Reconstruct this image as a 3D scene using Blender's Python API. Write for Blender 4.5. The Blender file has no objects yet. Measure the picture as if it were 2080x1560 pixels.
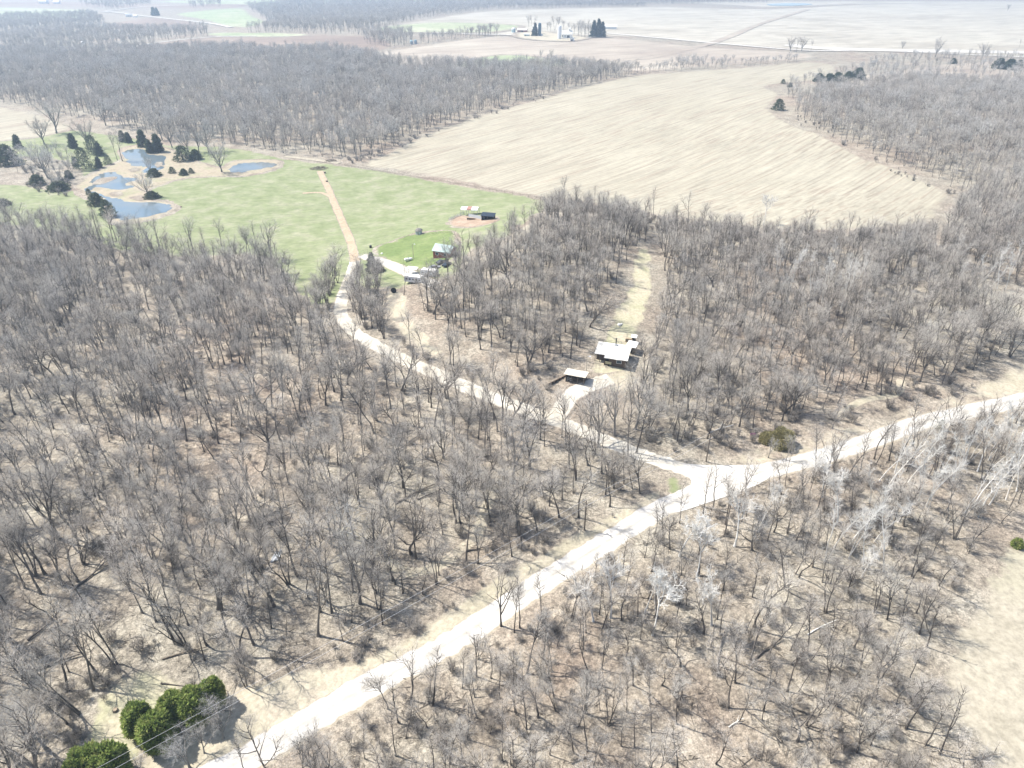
import bpy, math, random
import numpy as np
from mathutils import Vector, Matrix
from mathutils.geometry import delaunay_2d_cdt

R = math.radians
SC = bpy.context.scene
COL = SC.collection
# ------------------------------------------------------------------ camera, sky, sun, exposure
CAM_H, PITCH, FPX = 115.0, 30.8, 1442.0            # photograph is 2080 x 1560
cd = bpy.data.cameras.new('camera'); cam = bpy.data.objects.new('camera', cd); COL.objects.link(cam)
cd.sensor_width = 36.0; cd.lens = 36.0 * FPX / 2080.0; cd.clip_start = 0.5; cd.clip_end = 30000
cam.location = (0, 0, CAM_H); cam.rotation_euler = (R(90 - PITCH), 0, 0)
SC.camera = cam
SUN_EL, SUN_AZ = 53.0, -70.0                        # azimuth from +Y, negative towards -X
W = bpy.data.worlds.new('World'); SC.world = W; W.use_nodes = True
nt = W.node_tree; nt.nodes.clear()
wo = nt.nodes.new('ShaderNodeOutputWorld'); wb = nt.nodes.new('ShaderNodeBackground'); ws = nt.nodes.new('ShaderNodeTexSky')
ws.sky_type = 'NISHITA'; ws.sun_disc = False; ws.dust_density = 1.6; ws.ozone_density = 0.6; ws.sun_elevation = R(SUN_EL); ws.sun_rotation = R(SUN_AZ)
wb.inputs['Strength'].default_value = 0.115
nt.links.new(ws.outputs[0], wb.inputs[0]); nt.links.new(wb.outputs[0], wo.inputs[0])
sl = bpy.data.lights.new('sun', 'SUN'); sl.energy = 4.6; sl.angle = R(0.53); sl.color = (1.0, 0.95, 0.87)
so = bpy.data.objects.new('sun', sl); COL.objects.link(so)
SUNV = Vector((math.sin(R(SUN_AZ)) * math.cos(R(SUN_EL)), math.cos(R(SUN_AZ)) * math.cos(R(SUN_EL)), math.sin(R(SUN_EL))))
so.rotation_euler = SUNV.to_track_quat('Z', 'Y').to_euler(); so.location = (-300, 100, 300)
SC.view_settings.view_transform = 'Standard'; SC.view_settings.look = 'None'
SC.view_settings.exposure = 0.98; SC.view_settings.gamma = 1.0
cy = SC.cycles
cy.max_bounces = 5; cy.diffuse_bounces = 2; cy.glossy_bounces = 2; cy.transmission_bounces = 2
cy.volume_bounces = 0; cy.transparent_max_bounces = 4
cy.use_adaptive_sampling = True; cy.adaptive_threshold = 0.008
cy.use_denoising = True; cy.denoising_input_passes = 'RGB_ALBEDO_NORMAL'; cy.denoising_prefilter = 'ACCURATE'

rng = np.random.default_rng(11)
random.seed(5)

# ------------------------------------------------------------------ pixel -> ground
TP = R(PITCH)
FWD = np.array([0, math.cos(TP), -math.sin(TP)]); UPV = np.array([0, math.sin(TP), math.cos(TP)])
def ray(u, v):
    return FWD + (u - 1040) / FPX * np.array([1.0, 0, 0]) - (v - 780) / FPX * UPV
def flat(u, v):
    d = ray(u, v); t = CAM_H / -d[2]
    return d[0] * t, d[1] * t
HILLS = []
for (u, v, sx, sy, a) in [(1080, 590, 42, 60, 11), (1640, 590, 95, 80, 13), (230, 800, 80, 60, 5), (1750, 1330, 45, 40, 4),
                          (1980, 270, 150, 170, 9), (480, 190, 260, 160, 6), (1140, 78, 420, 300, 9), (1500, 250, 160, 160, 3.5),
                          (640, 85, 260, 200, 7)]:
    x, y = flat(u, v); HILLS.append((x, y, sx, sy, a))
def hgt(x, y):
    x = np.asarray(x, float); y = np.asarray(y, float)
    z = np.zeros(np.broadcast(x, y).shape)
    for (hx, hy, sx, sy, a) in HILLS:
        z = z + a * np.exp(-((x - hx) / sx) ** 2 / 2 - ((y - hy) / sy) ** 2 / 2)
    return z
def P(u, v):
    d = ray(u, v); h = 0.0
    for _ in range(60):
        t = (CAM_H - h) / -d[2]
        x, y = d[0] * t, d[1] * t
        h += 0.5 * (float(hgt(x, y)) - h)
    return x, y, h
def P2(u, v):
    x, y, h = P(u, v); return (x, y)
def poly(pts):
    return [P2(*p) for p in pts]
def depth(x, y, z=0.0):
    return y * math.cos(TP) + (CAM_H - z) * math.sin(TP)
def project(x, y, z):
    dz = z - CAM_H
    d = y * FWD[1] + dz * FWD[2]; w = y * UPV[1] + dz * UPV[2]
    return 1040 + FPX * x / d, 780 - FPX * w / d

# ------------------------------------------------------------------ materials
MATS = {}
class NB:
    def __init__(s, name, rough=0.9):
        m = bpy.data.materials.new(name); m.use_nodes = True; s.m = m; s.t = m.node_tree
        s.b = s.t.nodes['Principled BSDF']; s.b.inputs['Roughness'].default_value = rough
        s.b.inputs['Specular IOR Level'].default_value = 0.15
        s.pos = s.t.nodes.new('ShaderNodeNewGeometry').outputs['Position']
        MATS[name] = m
    def n(s, t): return s.t.nodes.new(t)
    def l(s, a, b): s.t.links.new(a, b)
    def noise(s, scale, detail=4, rough=0.6, stretch=None, rot=0, dist=0.0):
        k = s.n('ShaderNodeTexNoise'); k.inputs['Scale'].default_value = scale
        k.inputs['Detail'].default_value = detail; k.inputs['Roughness'].default_value = rough
        k.inputs['Distortion'].default_value = dist
        src = s.pos
        if stretch or rot:
            mp = s.n('ShaderNodeMapping'); s.l(src, mp.inputs['Vector'])
            mp.vector_type = 'TEXTURE'
            mp.inputs['Rotation'].default_value = (0, 0, R(rot))
            if stretch: mp.inputs['Scale'].default_value = tuple(1.0 / q for q in stretch)
            src = mp.outputs[0]
        s.l(src, k.inputs['Vector']); return k.outputs['Fac']
    def ramp(s, fac, stops, interp='LINEAR'):
        r = s.n('ShaderNodeValToRGB'); cr = r.color_ramp; cr.interpolation = interp
        while len(cr.elements) < len(stops): cr.elements.new(0.5)
        for e, (p, c) in zip(cr.elements, stops):
            e.position = p; e.color = (c[0], c[1], c[2], 1) if isinstance(c, (tuple, list)) else (c, c, c, 1)
        s.l(fac, r.inputs['Fac']); return r.outputs['Color']
    def mix(s, fac, a, b, mode='MIX'):
        k = s.n('ShaderNodeMix'); k.data_type = 'RGBA'; k.blend_type = mode
        if isinstance(fac, (int, float)): k.inputs[0].default_value = fac
        else: s.l(fac, k.inputs[0])
        for i, c in ((6, a), (7, b)):
            if isinstance(c, (tuple, list)): k.inputs[i].default_value = (c[0], c[1], c[2], 1)
            else: s.l(c, k.inputs[i])
        return k.outputs[2]
    def math(s, op, a, b=0.0, clamp=False):
        k = s.n('ShaderNodeMath'); k.operation = op; k.use_clamp = clamp
        for i, c in ((0, a), (1, b)):
            if isinstance(c, (int, float)): k.inputs[i].default_value = c
            else: s.l(c, k.inputs[i])
        return k.outputs[0]
    def attr(s, name):
        a = s.n('ShaderNodeAttribute'); a.attribute_name = name; return a.outputs['Fac']
    def rnd(s): return s.n('ShaderNodeObjectInfo').outputs['Random']
    def color(s, c):
        if isinstance(c, (tuple, list)): s.b.inputs['Base Color'].default_value = (c[0], c[1], c[2], 1)
        else: s.l(c, s.b.inputs['Base Color'])
    def bump(s, fac, strength=0.3, dist=0.3):
        k = s.n('ShaderNodeBump'); k.inputs['Strength'].default_value = strength; k.inputs['Distance'].default_value = dist
        s.l(fac, k.inputs['Height']); s.l(k.outputs[0], s.b.inputs['Normal'])

def litter_color(b):
    big = b.noise(0.016, 4, 0.6); mid = b.noise(0.11, 5, 0.7); fine = b.noise(1.1, 4, 0.75); tiny = b.noise(3.5, 3, 0.8)
    c1 = b.ramp(big, [(0.36, (0.285, 0.268, 0.218)), (0.5, (0.27, 0.236, 0.188)), (0.64, (0.275, 0.212, 0.165))])
    c2 = b.ramp(mid, [(0.36, (0.145, 0.12, 0.096)), (0.48, (0.238, 0.206, 0.165)), (0.62, (0.35, 0.32, 0.262))])
    c = b.mix(0.55, c1, c2)
    f = b.ramp(fine, [(0.34, 0.52), (0.5, 0.98), (0.64, 1.38)])
    c = b.mix(1.0, c, f, 'MULTIPLY')
    f2 = b.ramp(tiny, [(0.34, 0.58), (0.5, 1.0), (0.66, 1.4)])
    return b.mix(1.0, c, f2, 'MULTIPLY')
def edged(b, c, other=None, amp=0.9, scale=0.35):
    """blend towards the surrounding ground at a sheet's ragged border"""
    e = b.attr('edge'); n = b.noise(scale, 5, 0.7)
    k = b.math('ADD', e, b.math('MULTIPLY', b.math('SUBTRACT', n, 0.5), amp))
    f = b.ramp(k, [(0.28, 0.0), (0.5, 1.0)])
    return b.mix(f, other if other is not None else litter_color(b), c)

b = NB('leaf_litter'); b.color(litter_color(b)); b.bump(b.noise(1.5, 4, 0.7), 0.5, 0.3)
def grass_mat(name, a, c, d, scale=0.05, fine=0.9, edge=True, streak=None):
    b = NB(name)
    n1 = b.noise(scale, 5, 0.65); n2 = b.noise(fine, 4, 0.7, stretch=streak)
    col = b.ramp(n1, [(0.34, a), (0.5, c), (0.66, d)])
    col = b.mix(1.0, col, b.ramp(n2, [(0.3, 0.74), (0.5, 1.0), (0.7, 1.22)]), 'MULTIPLY')
    if edge: col = edged(b, col)
    b.color(col); b.bump(n2, 0.4, 0.2); return b
grass_mat('pasture_grass', (0.17, 0.20, 0.094), (0.215, 0.238, 0.128), (0.275, 0.275, 0.18), 0.09, 0.6, streak=(0.5, 1.3, 1))
grass_mat('mown_grass', (0.12, 0.165, 0.055), (0.15, 0.195, 0.07), (0.20, 0.23, 0.10), 0.09, 0.7)
grass_mat('dry_grass', (0.33, 0.30, 0.22), (0.40, 0.36, 0.275), (0.42, 0.365, 0.285), 0.08, 1.2)
grass_mat('cream_grass', (0.315, 0.285, 0.22), (0.36, 0.326, 0.257), (0.335, 0.31, 0.233), 0.05, 0.8)
grass_mat('clearing_grass', (0.33, 0.325, 0.205), (0.39, 0.365, 0.255), (0.44, 0.39, 0.29), 0.12, 1.2)
grass_mat('reed', (0.27, 0.235, 0.165), (0.34, 0.29, 0.215), (0.27, 0.262, 0.165), 0.08, 0.7)
grass_mat('bare_dirt', (0.26, 0.19, 0.135), (0.31, 0.23, 0.17), (0.36, 0.285, 0.215), 0.2, 1.4)
grass_mat('sandy_dirt', (0.34, 0.265, 0.18), (0.39, 0.31, 0.22), (0.36, 0.285, 0.195), 0.15, 0.8)
grass_mat('far_green', (0.24, 0.28, 0.16), (0.31, 0.33, 0.21), (0.38, 0.38, 0.27), 0.01, 0.08)
grass_mat('clover_green', (0.23, 0.29, 0.15), (0.28, 0.32, 0.19), (0.35, 0.35, 0.24), 0.015, 0.1)
def crop_mat(name, a, c, d, rot, row=0.35, red=(0.42, 0.30, 0.20), redamt=0.55, big=0.012, rowamt=0.16, streak=0.3):
    b = NB(name)
    n1 = b.noise(big, 5, 0.6)
    col = b.ramp(n1, [(0.34, a), (0.5, c), (0.66, d)])
    st = b.noise(1.0, 2, 0.5, stretch=(0.0025, streak, 1), rot=rot)                # long passes of the harvester
    col = b.mix(b.math('MULTIPLY', b.ramp(st, [(0.52, 0.0), (0.66, 1.0)]), redamt), col, red)
    rows = b.noise(1.0, 3, 0.6, stretch=(0.02, row * 2.2, 1), rot=rot)
    col = b.mix(1.0, col, b.ramp(rows, [(0.3, 1 - rowamt), (0.5, 1.0), (0.7, 1 + rowamt * 0.8)]), 'MULTIPLY')
    sp = b.noise(0.35, 5, 0.75)
    col = b.mix(1.0, col, b.ramp(sp, [(0.3, 0.86), (0.5, 1.0), (0.7, 1.1)]), 'MULTIPLY')
    b.color(edged(b, col, amp=0.8, scale=0.12)); return b
crop_mat('stubble', (0.315, 0.288, 0.222), (0.335, 0.307, 0.238), (0.358, 0.33, 0.257), 49, row=0.2, red=(0.255, 0.21, 0.16), redamt=0.75, streak=0.55, rowamt=0.2)
crop_mat('stubble_pale', (0.36, 0.335, 0.275), (0.40, 0.37, 0.305), (0.31, 0.28, 0.225), 28, row=0.03, redamt=0.5, big=0.004, rowamt=0.2, red=(0.27, 0.24, 0.19), streak=0.03)
crop_mat('stubble_tan', (0.29, 0.245, 0.20), (0.34, 0.295, 0.24), (0.39, 0.35, 0.285), 27, row=0.05, redamt=0.45, streak=0.05, red=(0.25, 0.205, 0.165), big=0.006)
crop_mat('plowed', (0.20, 0.155, 0.125), (0.25, 0.195, 0.155), (0.30, 0.24, 0.19), 11, row=0.06, red=(0.16, 0.12, 0.1), redamt=0.6, big=0.006)
b = NB('gravel')
c = b.ramp(b.noise(0.35, 5, 0.7), [(0.3, (0.46, 0.44, 0.40)), (0.55, (0.56, 0.54, 0.50)), (0.7, (0.61, 0.595, 0.56))])
c = b.mix(1.0, c, b.ramp(b.noise(2.5, 4, 0.8), [(0.3, 0.86), (0.6, 1.05)]), 'MULTIPLY')
c = b.mix(b.math('MULTIPLY', b.attr('crown'), b.ramp(b.noise(0.5, 4), [(0.3, 0.4), (0.7, 1.0)])), c, (0.36, 0.335, 0.285))
sh = b.mix(0.5, litter_color(b), (0.42, 0.37, 0.28))
b.color(edged(b, c, sh, 0.55, 0.5))
b = NB('lane_gravel')
c = b.ramp(b.noise(0.3, 5, 0.7), [(0.3, (0.42, 0.385, 0.32)), (0.55, (0.55, 0.52, 0.45)), (0.7, (0.60, 0.57, 0.51))])
c = b.mix(b.ramp(b.noise(0.05, 3), [(0.45, 0.0), (0.65, 0.45)]), c, (0.42, 0.36, 0.26))
b.color(edged(b, c, None, 0.9, 0.5))
b = NB('water', 0.06); b.b.inputs['Specular IOR Level'].default_value = 0.5; b.b.inputs['IOR'].default_value = 1.33
b.color(b.ramp(b.noise(0.05, 3), [(0.35, (0.10, 0.145, 0.18)), (0.65, (0.15, 0.165, 0.16))])); b.bump(b.noise(0.9, 3), 0.12, 0.05)
def bark(name, lo, hi, rough=0.95, var=0.35):
    b = NB(name, rough)
    n = b.noise(1.6, 4, 0.7, stretch=(1, 1, 0.3))
    c = b.ramp(n, [(0.32, lo), (0.66, hi)])
    r = b.ramp(b.rnd(), [(0.0, (1 - var, 1 - var, 1 - var)), (0.35, (1.0, 0.97, 0.93)), (0.7, (0.98, 1.0, 1.0)), (1.0, (1 + var, 1 + var * .95, 1 + var * .9))])
    b.color(b.mix(1.0, c, r, 'MULTIPLY'))
bark('bark', (0.066, 0.058, 0.052), (0.165, 0.148, 0.132))
bark('twig', (0.445, 0.41, 0.37), (0.565, 0.53, 0.48), var=0.32)
bark('pale_twig', (0.48, 0.465, 0.44), (0.62, 0.60, 0.57), var=0.15)
bark('pale_bark', (0.52, 0.505, 0.48), (0.78, 0.765, 0.73), var=0.1)
bark('grey_bark', (0.14, 0.13, 0.12), (0.24, 0.225, 0.205))
bark('dead_wood', (0.10, 0.085, 0.07), (0.24, 0.21, 0.175))
bark('brush_twig', (0.33, 0.30, 0.27), (0.44, 0.41, 0.37))
def leafmat(name, a, c, d):
    b = NB(name, 0.7)
    n = b.noise(0.9, 4, 0.7)
    col = b.ramp(n, [(0.3, a), (0.5, c), (0.72, d)])
    fine = b.noise(5, 2)
    col = b.mix(1.0, col, b.ramp(fine, [(0.3, 0.7), (0.7, 1.3)]), 'MULTIPLY'); b.color(col)
    tr = b.n('ShaderNodeBsdfTranslucent'); mx = b.n('ShaderNodeMixShader'); mx.inputs[0].default_value = 0.4      # thin leaves let light through
    b.l(col, tr.inputs[0]); b.l(b.b.outputs[0], mx.inputs[1]); b.l(tr.outputs[0], mx.inputs[2]); b.l(mx.outputs[0], b.t.nodes['Material Output'].inputs[0])
leafmat('arbor_leaf', (0.14, 0.20, 0.05), (0.24, 0.31, 0.085), (0.38, 0.37, 0.15))
leafmat('cedar_leaf', (0.055, 0.078, 0.04), (0.08, 0.108, 0.055), (0.14, 0.135, 0.075))
leafmat('spruce_leaf', (0.022, 0.042, 0.03), (0.03, 0.055, 0.036), (0.045, 0.07, 0.045))
leafmat('olive_leaf', (0.24, 0.225, 0.11), (0.33, 0.30, 0.15), (0.40, 0.36, 0.20))
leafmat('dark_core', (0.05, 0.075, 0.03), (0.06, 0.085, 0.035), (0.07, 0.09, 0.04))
def paint(name, c, rough=0.6, var=0.12, scale=1.5):
    b = NB(name, rough)
    n = b.noise(scale, 4, 0.7)
    b.color(b.mix(1.0, c, b.ramp(n, [(0.3, 1 - var), (0.7, 1 + var * .6)]), 'MULTIPLY'))
paint('white_paint', (0.78, 0.78, 0.75)); paint('white_metal', (0.74, 0.75, 0.76), 0.4); paint('cream_roof', (0.58, 0.53, 0.44), 0.8, 0.25)
paint('white_roof', (0.66, 0.645, 0.595), 0.7, 0.4, 0.6); paint('grey_metal', (0.38, 0.40, 0.42), 0.45); paint('dark_opening', (0.02, 0.02, 0.022), 0.9)
paint('brown_wall', (0.13, 0.095, 0.07), 0.9, 0.3); paint('teal_roof', (0.36, 0.47, 0.45), 0.5, 0.2); paint('red_wall', (0.30, 0.10, 0.075), 0.8, 0.2)
paint('rust', (0.36, 0.20, 0.16), 0.8, 0.3); paint('blue_silo', (0.06, 0.12, 0.17), 0.4); paint('teal_bin', (0.30, 0.43, 0.46), 0.4)
paint('weathered_wood', (0.20, 0.17, 0.135), 0.95, 0.3, 3); paint('pale_wood', (0.48, 0.43, 0.35), 0.9, 0.2, 3); paint('black_rubber', (0.02, 0.02, 0.02), 0.8)
paint('car_dark', (0.035, 0.045, 0.06), 0.25); paint('car_grey', (0.30, 0.31, 0.33), 0.25); paint('glass', (0.06, 0.08, 0.10), 0.08); paint('wire', (0.62, 0.62, 0.62), 0.35)
paint('pink_cloth', (0.55, 0.25, 0.36), 0.8); paint('stone', (0.42, 0.39, 0.34), 0.9, 0.3); paint('yellow_cloth', (0.52, 0.47, 0.30), 0.8); paint('pole_wood', (0.15, 0.125, 0.10), 0.9, 0.3, 3)
paint('stone_white', (0.72, 0.70, 0.66), 0.9); paint('blue_water', (0.25, 0.36, 0.42), 0.1); paint('log_cut', (0.45, 0.36, 0.25), 0.9, 0.4, 6)
M = MATS

# ------------------------------------------------------------------ mesh helpers
def mesh_obj(name, V, F, mats, parent=None, midx=None, smooth=False, link=True):
    me = bpy.data.meshes.new(name)
    V = np.asarray(V, np.float32)
    if isinstance(F, np.ndarray):
        n, k = F.shape
        me.vertices.add(len(V)); me.vertices.foreach_set('co', V.ravel())
        me.loops.add(n * k); me.loops.foreach_set('vertex_index', F.astype(np.int32).ravel())
        me.polygons.add(n); me.polygons.foreach_set('loop_start', np.arange(0, n * k, k, dtype=np.int32))
        me.polygons.foreach_set('loop_total', np.full(n, k, np.int32))
        me.update(calc_edges=True)
    else:
        me.from_pydata(V.tolist(), [], F)
    for m in (mats if isinstance(mats, (list, tuple)) else [mats]): me.materials.append(M[m] if isinstance(m, str) else m)
    if midx is not None: me.polygons.foreach_set('material_index', np.asarray(midx, np.int32))
    if smooth: me.polygons.foreach_set('use_smooth', np.ones(len(me.polygons), bool))
    me.update()
    o = bpy.data.objects.new(name, me)
    if link: COL.objects.link(o)
    if parent is not None: o.parent = parent
    return o
def tag(o, label=None, cat=None, group=None, kind=None):
    if label: o['label'] = label
    if cat: o['category'] = cat
    if group: o['group'] = group
    if kind: o['kind'] = kind
    return o
def empty(name, loc, label, cat, group=None, rz=0.0, sc=1.0):
    o = bpy.data.objects.new(name, None); COL.objects.link(o); o.empty_display_size = 0.5
    o.location = loc; o.rotation_euler = (0, 0, rz); o.scale = (sc, sc, sc)
    return tag(o, label, cat, group)
class MB:
    def __init__(s): s.V = []; s.F = []
    def quad(s, *p): n = len(s.V); s.V += [tuple(q) for q in p]; s.F.append(list(range(n, n + len(p)))); return s
    def box(s, x0, x1, y0, y1, z0, z1, ztop=None):
        """ztop: heights of the four top corners (x0y0, x1y0, x1y1, x0y1)"""
        t = ztop or (z1,) * 4; n = len(s.V)
        s.V += [(x0, y0, z0), (x1, y0, z0), (x1, y1, z0), (x0, y1, z0), (x0, y0, t[0]), (x1, y0, t[1]), (x1, y1, t[2]), (x0, y1, t[3])]
        for f in ((0, 3, 2, 1), (4, 5, 6, 7), (0, 1, 5, 4), (1, 2, 6, 5), (2, 3, 7, 6), (3, 0, 4, 7)): s.F.append([n + i for i in f])
        return s
    def slab(s, a, b_, c, d, th):
        """a tilted slab: four top corners, thickness downwards"""
        n = len(s.V); top = [a, b_, c, d]
        s.V += [tuple(p) for p in top] + [(p[0], p[1], p[2] - th) for p in top]
        for f in ((0, 1, 2, 3), (7, 6, 5, 4), (0, 4, 5, 1), (1, 5, 6, 2), (2, 6, 7, 3), (3, 7, 4, 0)): s.F.append([n + i for i in f])
        return s
    def tube(s, a, b_, r0, r1=None, k=8):
        a = Vector(a); b_ = Vector(b_); r1 = r0 if r1 is None else r1
        d = (b_ - a).normalized(); p = d.orthogonal().normalized(); q = d.cross(p); n = len(s.V)
        for c, r in ((a, r0), (b_, r1)):
            for i in range(k):
                w = 2 * math.pi * i / k; v = c + r * (math.cos(w) * p + math.sin(w) * q); s.V.append(tuple(v))
        for i in range(k): s.F.append([n + i, n + (i + 1) % k, n + k + (i + 1) % k, n + k + i])
        s.F.append([n + i for i in range(k)][::-1]); s.F.append([n + k + i for i in range(k)])
        return s
    def lathe(s, prof, k=16, cx=0, cy=0):
        n = len(s.V)
        for (r, z) in prof:
            for i in range(k):
                w = 2 * math.pi * i / k; s.V.append((cx + r * math.cos(w), cy + r * math.sin(w), z))
        for j in range(len(prof) - 1):
            for i in range(k):
                s.F.append([n + j * k + i, n + j * k + (i + 1) % k, n + (j + 1) * k + (i + 1) % k, n + (j + 1) * k + i])
        s.F.append([n + (len(prof) - 1) * k + i for i in range(k)])
        return s
    def build(s, name, mat, parent=None, smooth=False): return mesh_obj(name, s.V, s.F, mat, parent, smooth=smooth)

# ------------------------------------------------------------------ ground and draped sheets
def grid_axis(c, lo, hi, a, n):
    t0, t1 = math.asinh((lo - c) / a), math.asinh((hi - c) / a)
    return c + a * np.sinh(np.linspace(t0, t1, n))
gx = grid_axis(0, -7000, 7000, 75, 301); gy = grid_axis(150, -400, 12000, 90, 321)
X, Y = np.meshgrid(gx, gy); Z = hgt(X, Y)
idx = np.arange(X.size).reshape(X.shape)
F = np.stack([idx[:-1, :-1], idx[:-1, 1:], idx[1:, 1:], idx[1:, :-1]], -1).reshape(-1, 4)
tag(mesh_obj('ground', np.stack([X, Y, Z], -1).reshape(-1, 3), F, 'leaf_litter', smooth=True), kind='structure')

def off(x, y, layer):
    return layer * (0.03 + np.maximum(np.asarray(y), 0) * 0.0002)
def seg_dist(pts, loop):
    a = np.asarray(loop); b_ = np.roll(a, -1, 0); d = np.full(len(pts), 1e9)
    for p, q in zip(a, b_):
        e = q - p; L = max(e @ e, 1e-9)
        t = np.clip(((pts - p) @ e) / L, 0, 1)[:, None]
        d = np.minimum(d, np.hypot(*(pts - (p + t * e)).T))
    return d
def inside(pts, loop):
    a = np.asarray(loop); x, y = pts[:, 0], pts[:, 1]; c = np.zeros(len(pts), bool)
    for (x0, y0), (x1, y1) in zip(a, np.roll(a, -1, 0)):
        if y0 == y1: continue
        k = ((y0 > y) != (y1 > y)) & (x < (x1 - x0) * (y - y0) / (y1 - y0) + x0)
        c ^= k
    return c
def smooth_loop(loop, closed=True, n=6):
    a = np.asarray(loop, float); out = []; N = len(a)
    for i in range(N if closed else N - 1):
        p0, p1, p2, p3 = (a[(i - 1) % N], a[i], a[(i + 1) % N], a[(i + 2) % N]) if closed else (a[max(i - 1, 0)], a[i], a[i + 1], a[min(i + 2, N - 1)])
        for t in np.linspace(0, 1, n, endpoint=False):
            out.append(0.5 * ((2 * p1) + (-p0 + p2) * t + (2 * p0 - 5 * p1 + 4 * p2 - p3) * t * t + (-p0 + 3 * p1 - 3 * p2 + p3) * t ** 3))
    if not closed: out.append(a[-1])
    return np.array(out)
def set_attr(o, name, vals):
    at = o.data.attributes.new(name, 'FLOAT', 'POINT'); at.data.foreach_set('value', np.asarray(vals, np.float32))
def sheet(name, pts, mat, layer, edgew=4.0, jag=0.0, kind='structure', curve=True, label=None, cat=None, floor=0.0):
    loop = np.array(poly(pts))
    if curve: loop = smooth_loop(loop, True, 5)
    if jag:
        loop = loop + rng.normal(0, jag, loop.shape)
    ctr = loop.mean(0); dist = max(60.0, float(np.hypot(*ctr)))
    ext = loop.max(0) - loop.min(0)
    s = max(4.0, dist * 0.022, math.sqrt(ext[0] * ext[1] / 5000.0))
    xs = np.arange(loop[:, 0].min(), loop[:, 0].max(), s); ys = np.arange(loop[:, 1].min(), loop[:, 1].max(), s)
    g = np.stack(np.meshgrid(xs, ys), -1).reshape(-1, 2)
    g = g[inside(g, loop)] if len(g) else g
    if len(g): g = g[seg_dist(g, loop) > 0.35 * s]
    inner = []
    allp = [Vector(p) for p in loop.tolist()] + [Vector(p) for p in g.tolist()]
    n = len(loop)
    vs, es, fs, *_ = delaunay_2d_cdt(allp, [(i, (i + 1) % n) for i in range(n)], [], 1, 1e-4)
    V2 = np.array([tuple(v) for v in vs]); ed = np.clip(seg_dist(V2, loop) / edgew, 0, 1)
    V = np.column_stack([V2, hgt(V2[:, 0], V2[:, 1]) + off(V2[:, 0], V2[:, 1], layer - min(0.85, layer - 0.12) * (1 - ed))])
    F = []
    for f in fs:
        f = list(f); a, b_, c_ = V2[f[0]], V2[f[1]], V2[f[2]]
        if (b_[0] - a[0]) * (c_[1] - a[1]) - (b_[1] - a[1]) * (c_[0] - a[0]) < 0: f = f[::-1]
        F.append(f)
    o = mesh_obj(name, V, F, mat, smooth=True); set_attr(o, 'edge', floor + (1 - floor) * ed)
    return tag(o, label, cat, kind=kind)
def strip(name, pts, width, mat, layer, drop=0.9, ragged=0.14, smoothn=8):
    c = smooth_loop(np.array(poly(pts)), False, smoothn)
    d = np.gradient(c, axis=0); d /= np.linalg.norm(d, axis=1)[:, None]; nrm = np.stack([-d[:, 1], d[:, 0]], -1)
    ks = np.array([-1, -0.72, -0.35, 0, 0.35, 0.72, 1.0]); E = np.array([0, .55, 1, 1, 1, .55, 0])
    wv = width * 0.5 * (1.25 + rng.normal(0, ragged * 0.5, len(c)))
    V2 = c[:, None, :] + nrm[:, None, :] * (ks[None, :, None] * wv[:, None, None])
    x, y = V2[..., 0], V2[..., 1]; z = hgt(x, y) + off(x, y, layer - drop * (1 - E[None, :]))
    V = np.stack([x, y, z], -1).reshape(-1, 3); n, k = x.shape; i = np.arange(n * k).reshape(n, k)
    F = np.stack([i[:-1, :-1], i[1:, :-1], i[1:, 1:], i[:-1, 1:]], -1).reshape(-1, 4)[:, ::-1]
    o = mesh_obj(name, V, F, mat, smooth=True); set_attr(o, 'edge', np.tile(E, n)); set_attr(o, 'crown', np.tile(np.array([0, .2, 0, 1, 0, .2, 0.]), n))
    return tag(o, kind='structure')

BIG = [(690, 330), (760, 318), (860, 272), (960, 238), (1100, 198), (1200, 172), (1300, 152), (1500, 138), (1620, 127), (1690, 130), (1700, 148), (1640, 165),
       (1560, 175), (1590, 192), (1570, 215), (1600, 245), (1680, 278), (1760, 318), (1860, 354), (1938, 392), (1925, 425), (1890, 455), (1700, 472), (1500, 462), (1350, 440), (1220, 418), (1112, 404), (950, 375), (820, 352)]
PAST = [(-80, 380), (30, 372), (110, 385), (150, 378), (150, 340), (60, 320), (-80, 330), (-80, 285), (60, 280), (130, 262), (250, 275), (330, 292), (480, 300), (590, 322), (690, 334), (820, 354), (950, 377), (1112, 406), (1090, 440),
        (1050, 475), (1000, 495), (960, 525), (930, 560), (850, 580), (790, 600), (720, 590), (650, 650), (600, 600), (520, 525), (380, 525), (250, 515), (120, 475), (-80, 445)]
# far country first
sheet('field', [(760, 62), (860, 40), (1000, 22), (1300, 14), (1560, 18), (1800, 8), (2300, 8), (2400, 112), (1900, 107), (1640, 102), (1450, 90), (1240, 74), (1000, 72)], 'stubble_pale', 1, 40)
sheet('field', [(740, 112), (830, 96), (1000, 74), (1100, 80), (1240, 76), (1420, 94), (1640, 108), (1640, 122), (1480, 134), (1300, 146), (1180, 134), (940, 137), (840, 139)], 'stubble_tan', 1.5, 25)
sheet('field', [(920, 136), (960, 120), (1020, 111), (1110, 117), (1180, 130), (1100, 139)], 'clover_green', 3, 15)
sheet('field', [(255, 97), (400, 77), (600, 72), (735, 72), (810, 90), (740, 110), (600, 101), (430, 101), (300, 105)], 'plowed', 1, 25)
sheet('field', [(750, 58), (880, 46), (1060, 52), (1020, 66), (900, 68), (780, 66)], 'far_green', 3, 40)
sheet('field', [(-80, 15), (190, 20), (190, 33), (120, 40), (-80, 36)], 'far_green', 1, 40)
sheet('field', [(200, 52), (260, 40), (330, 35), (400, 44), (430, 60), (330, 62), (240, 62)], 'plowed', 1, 30)
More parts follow.
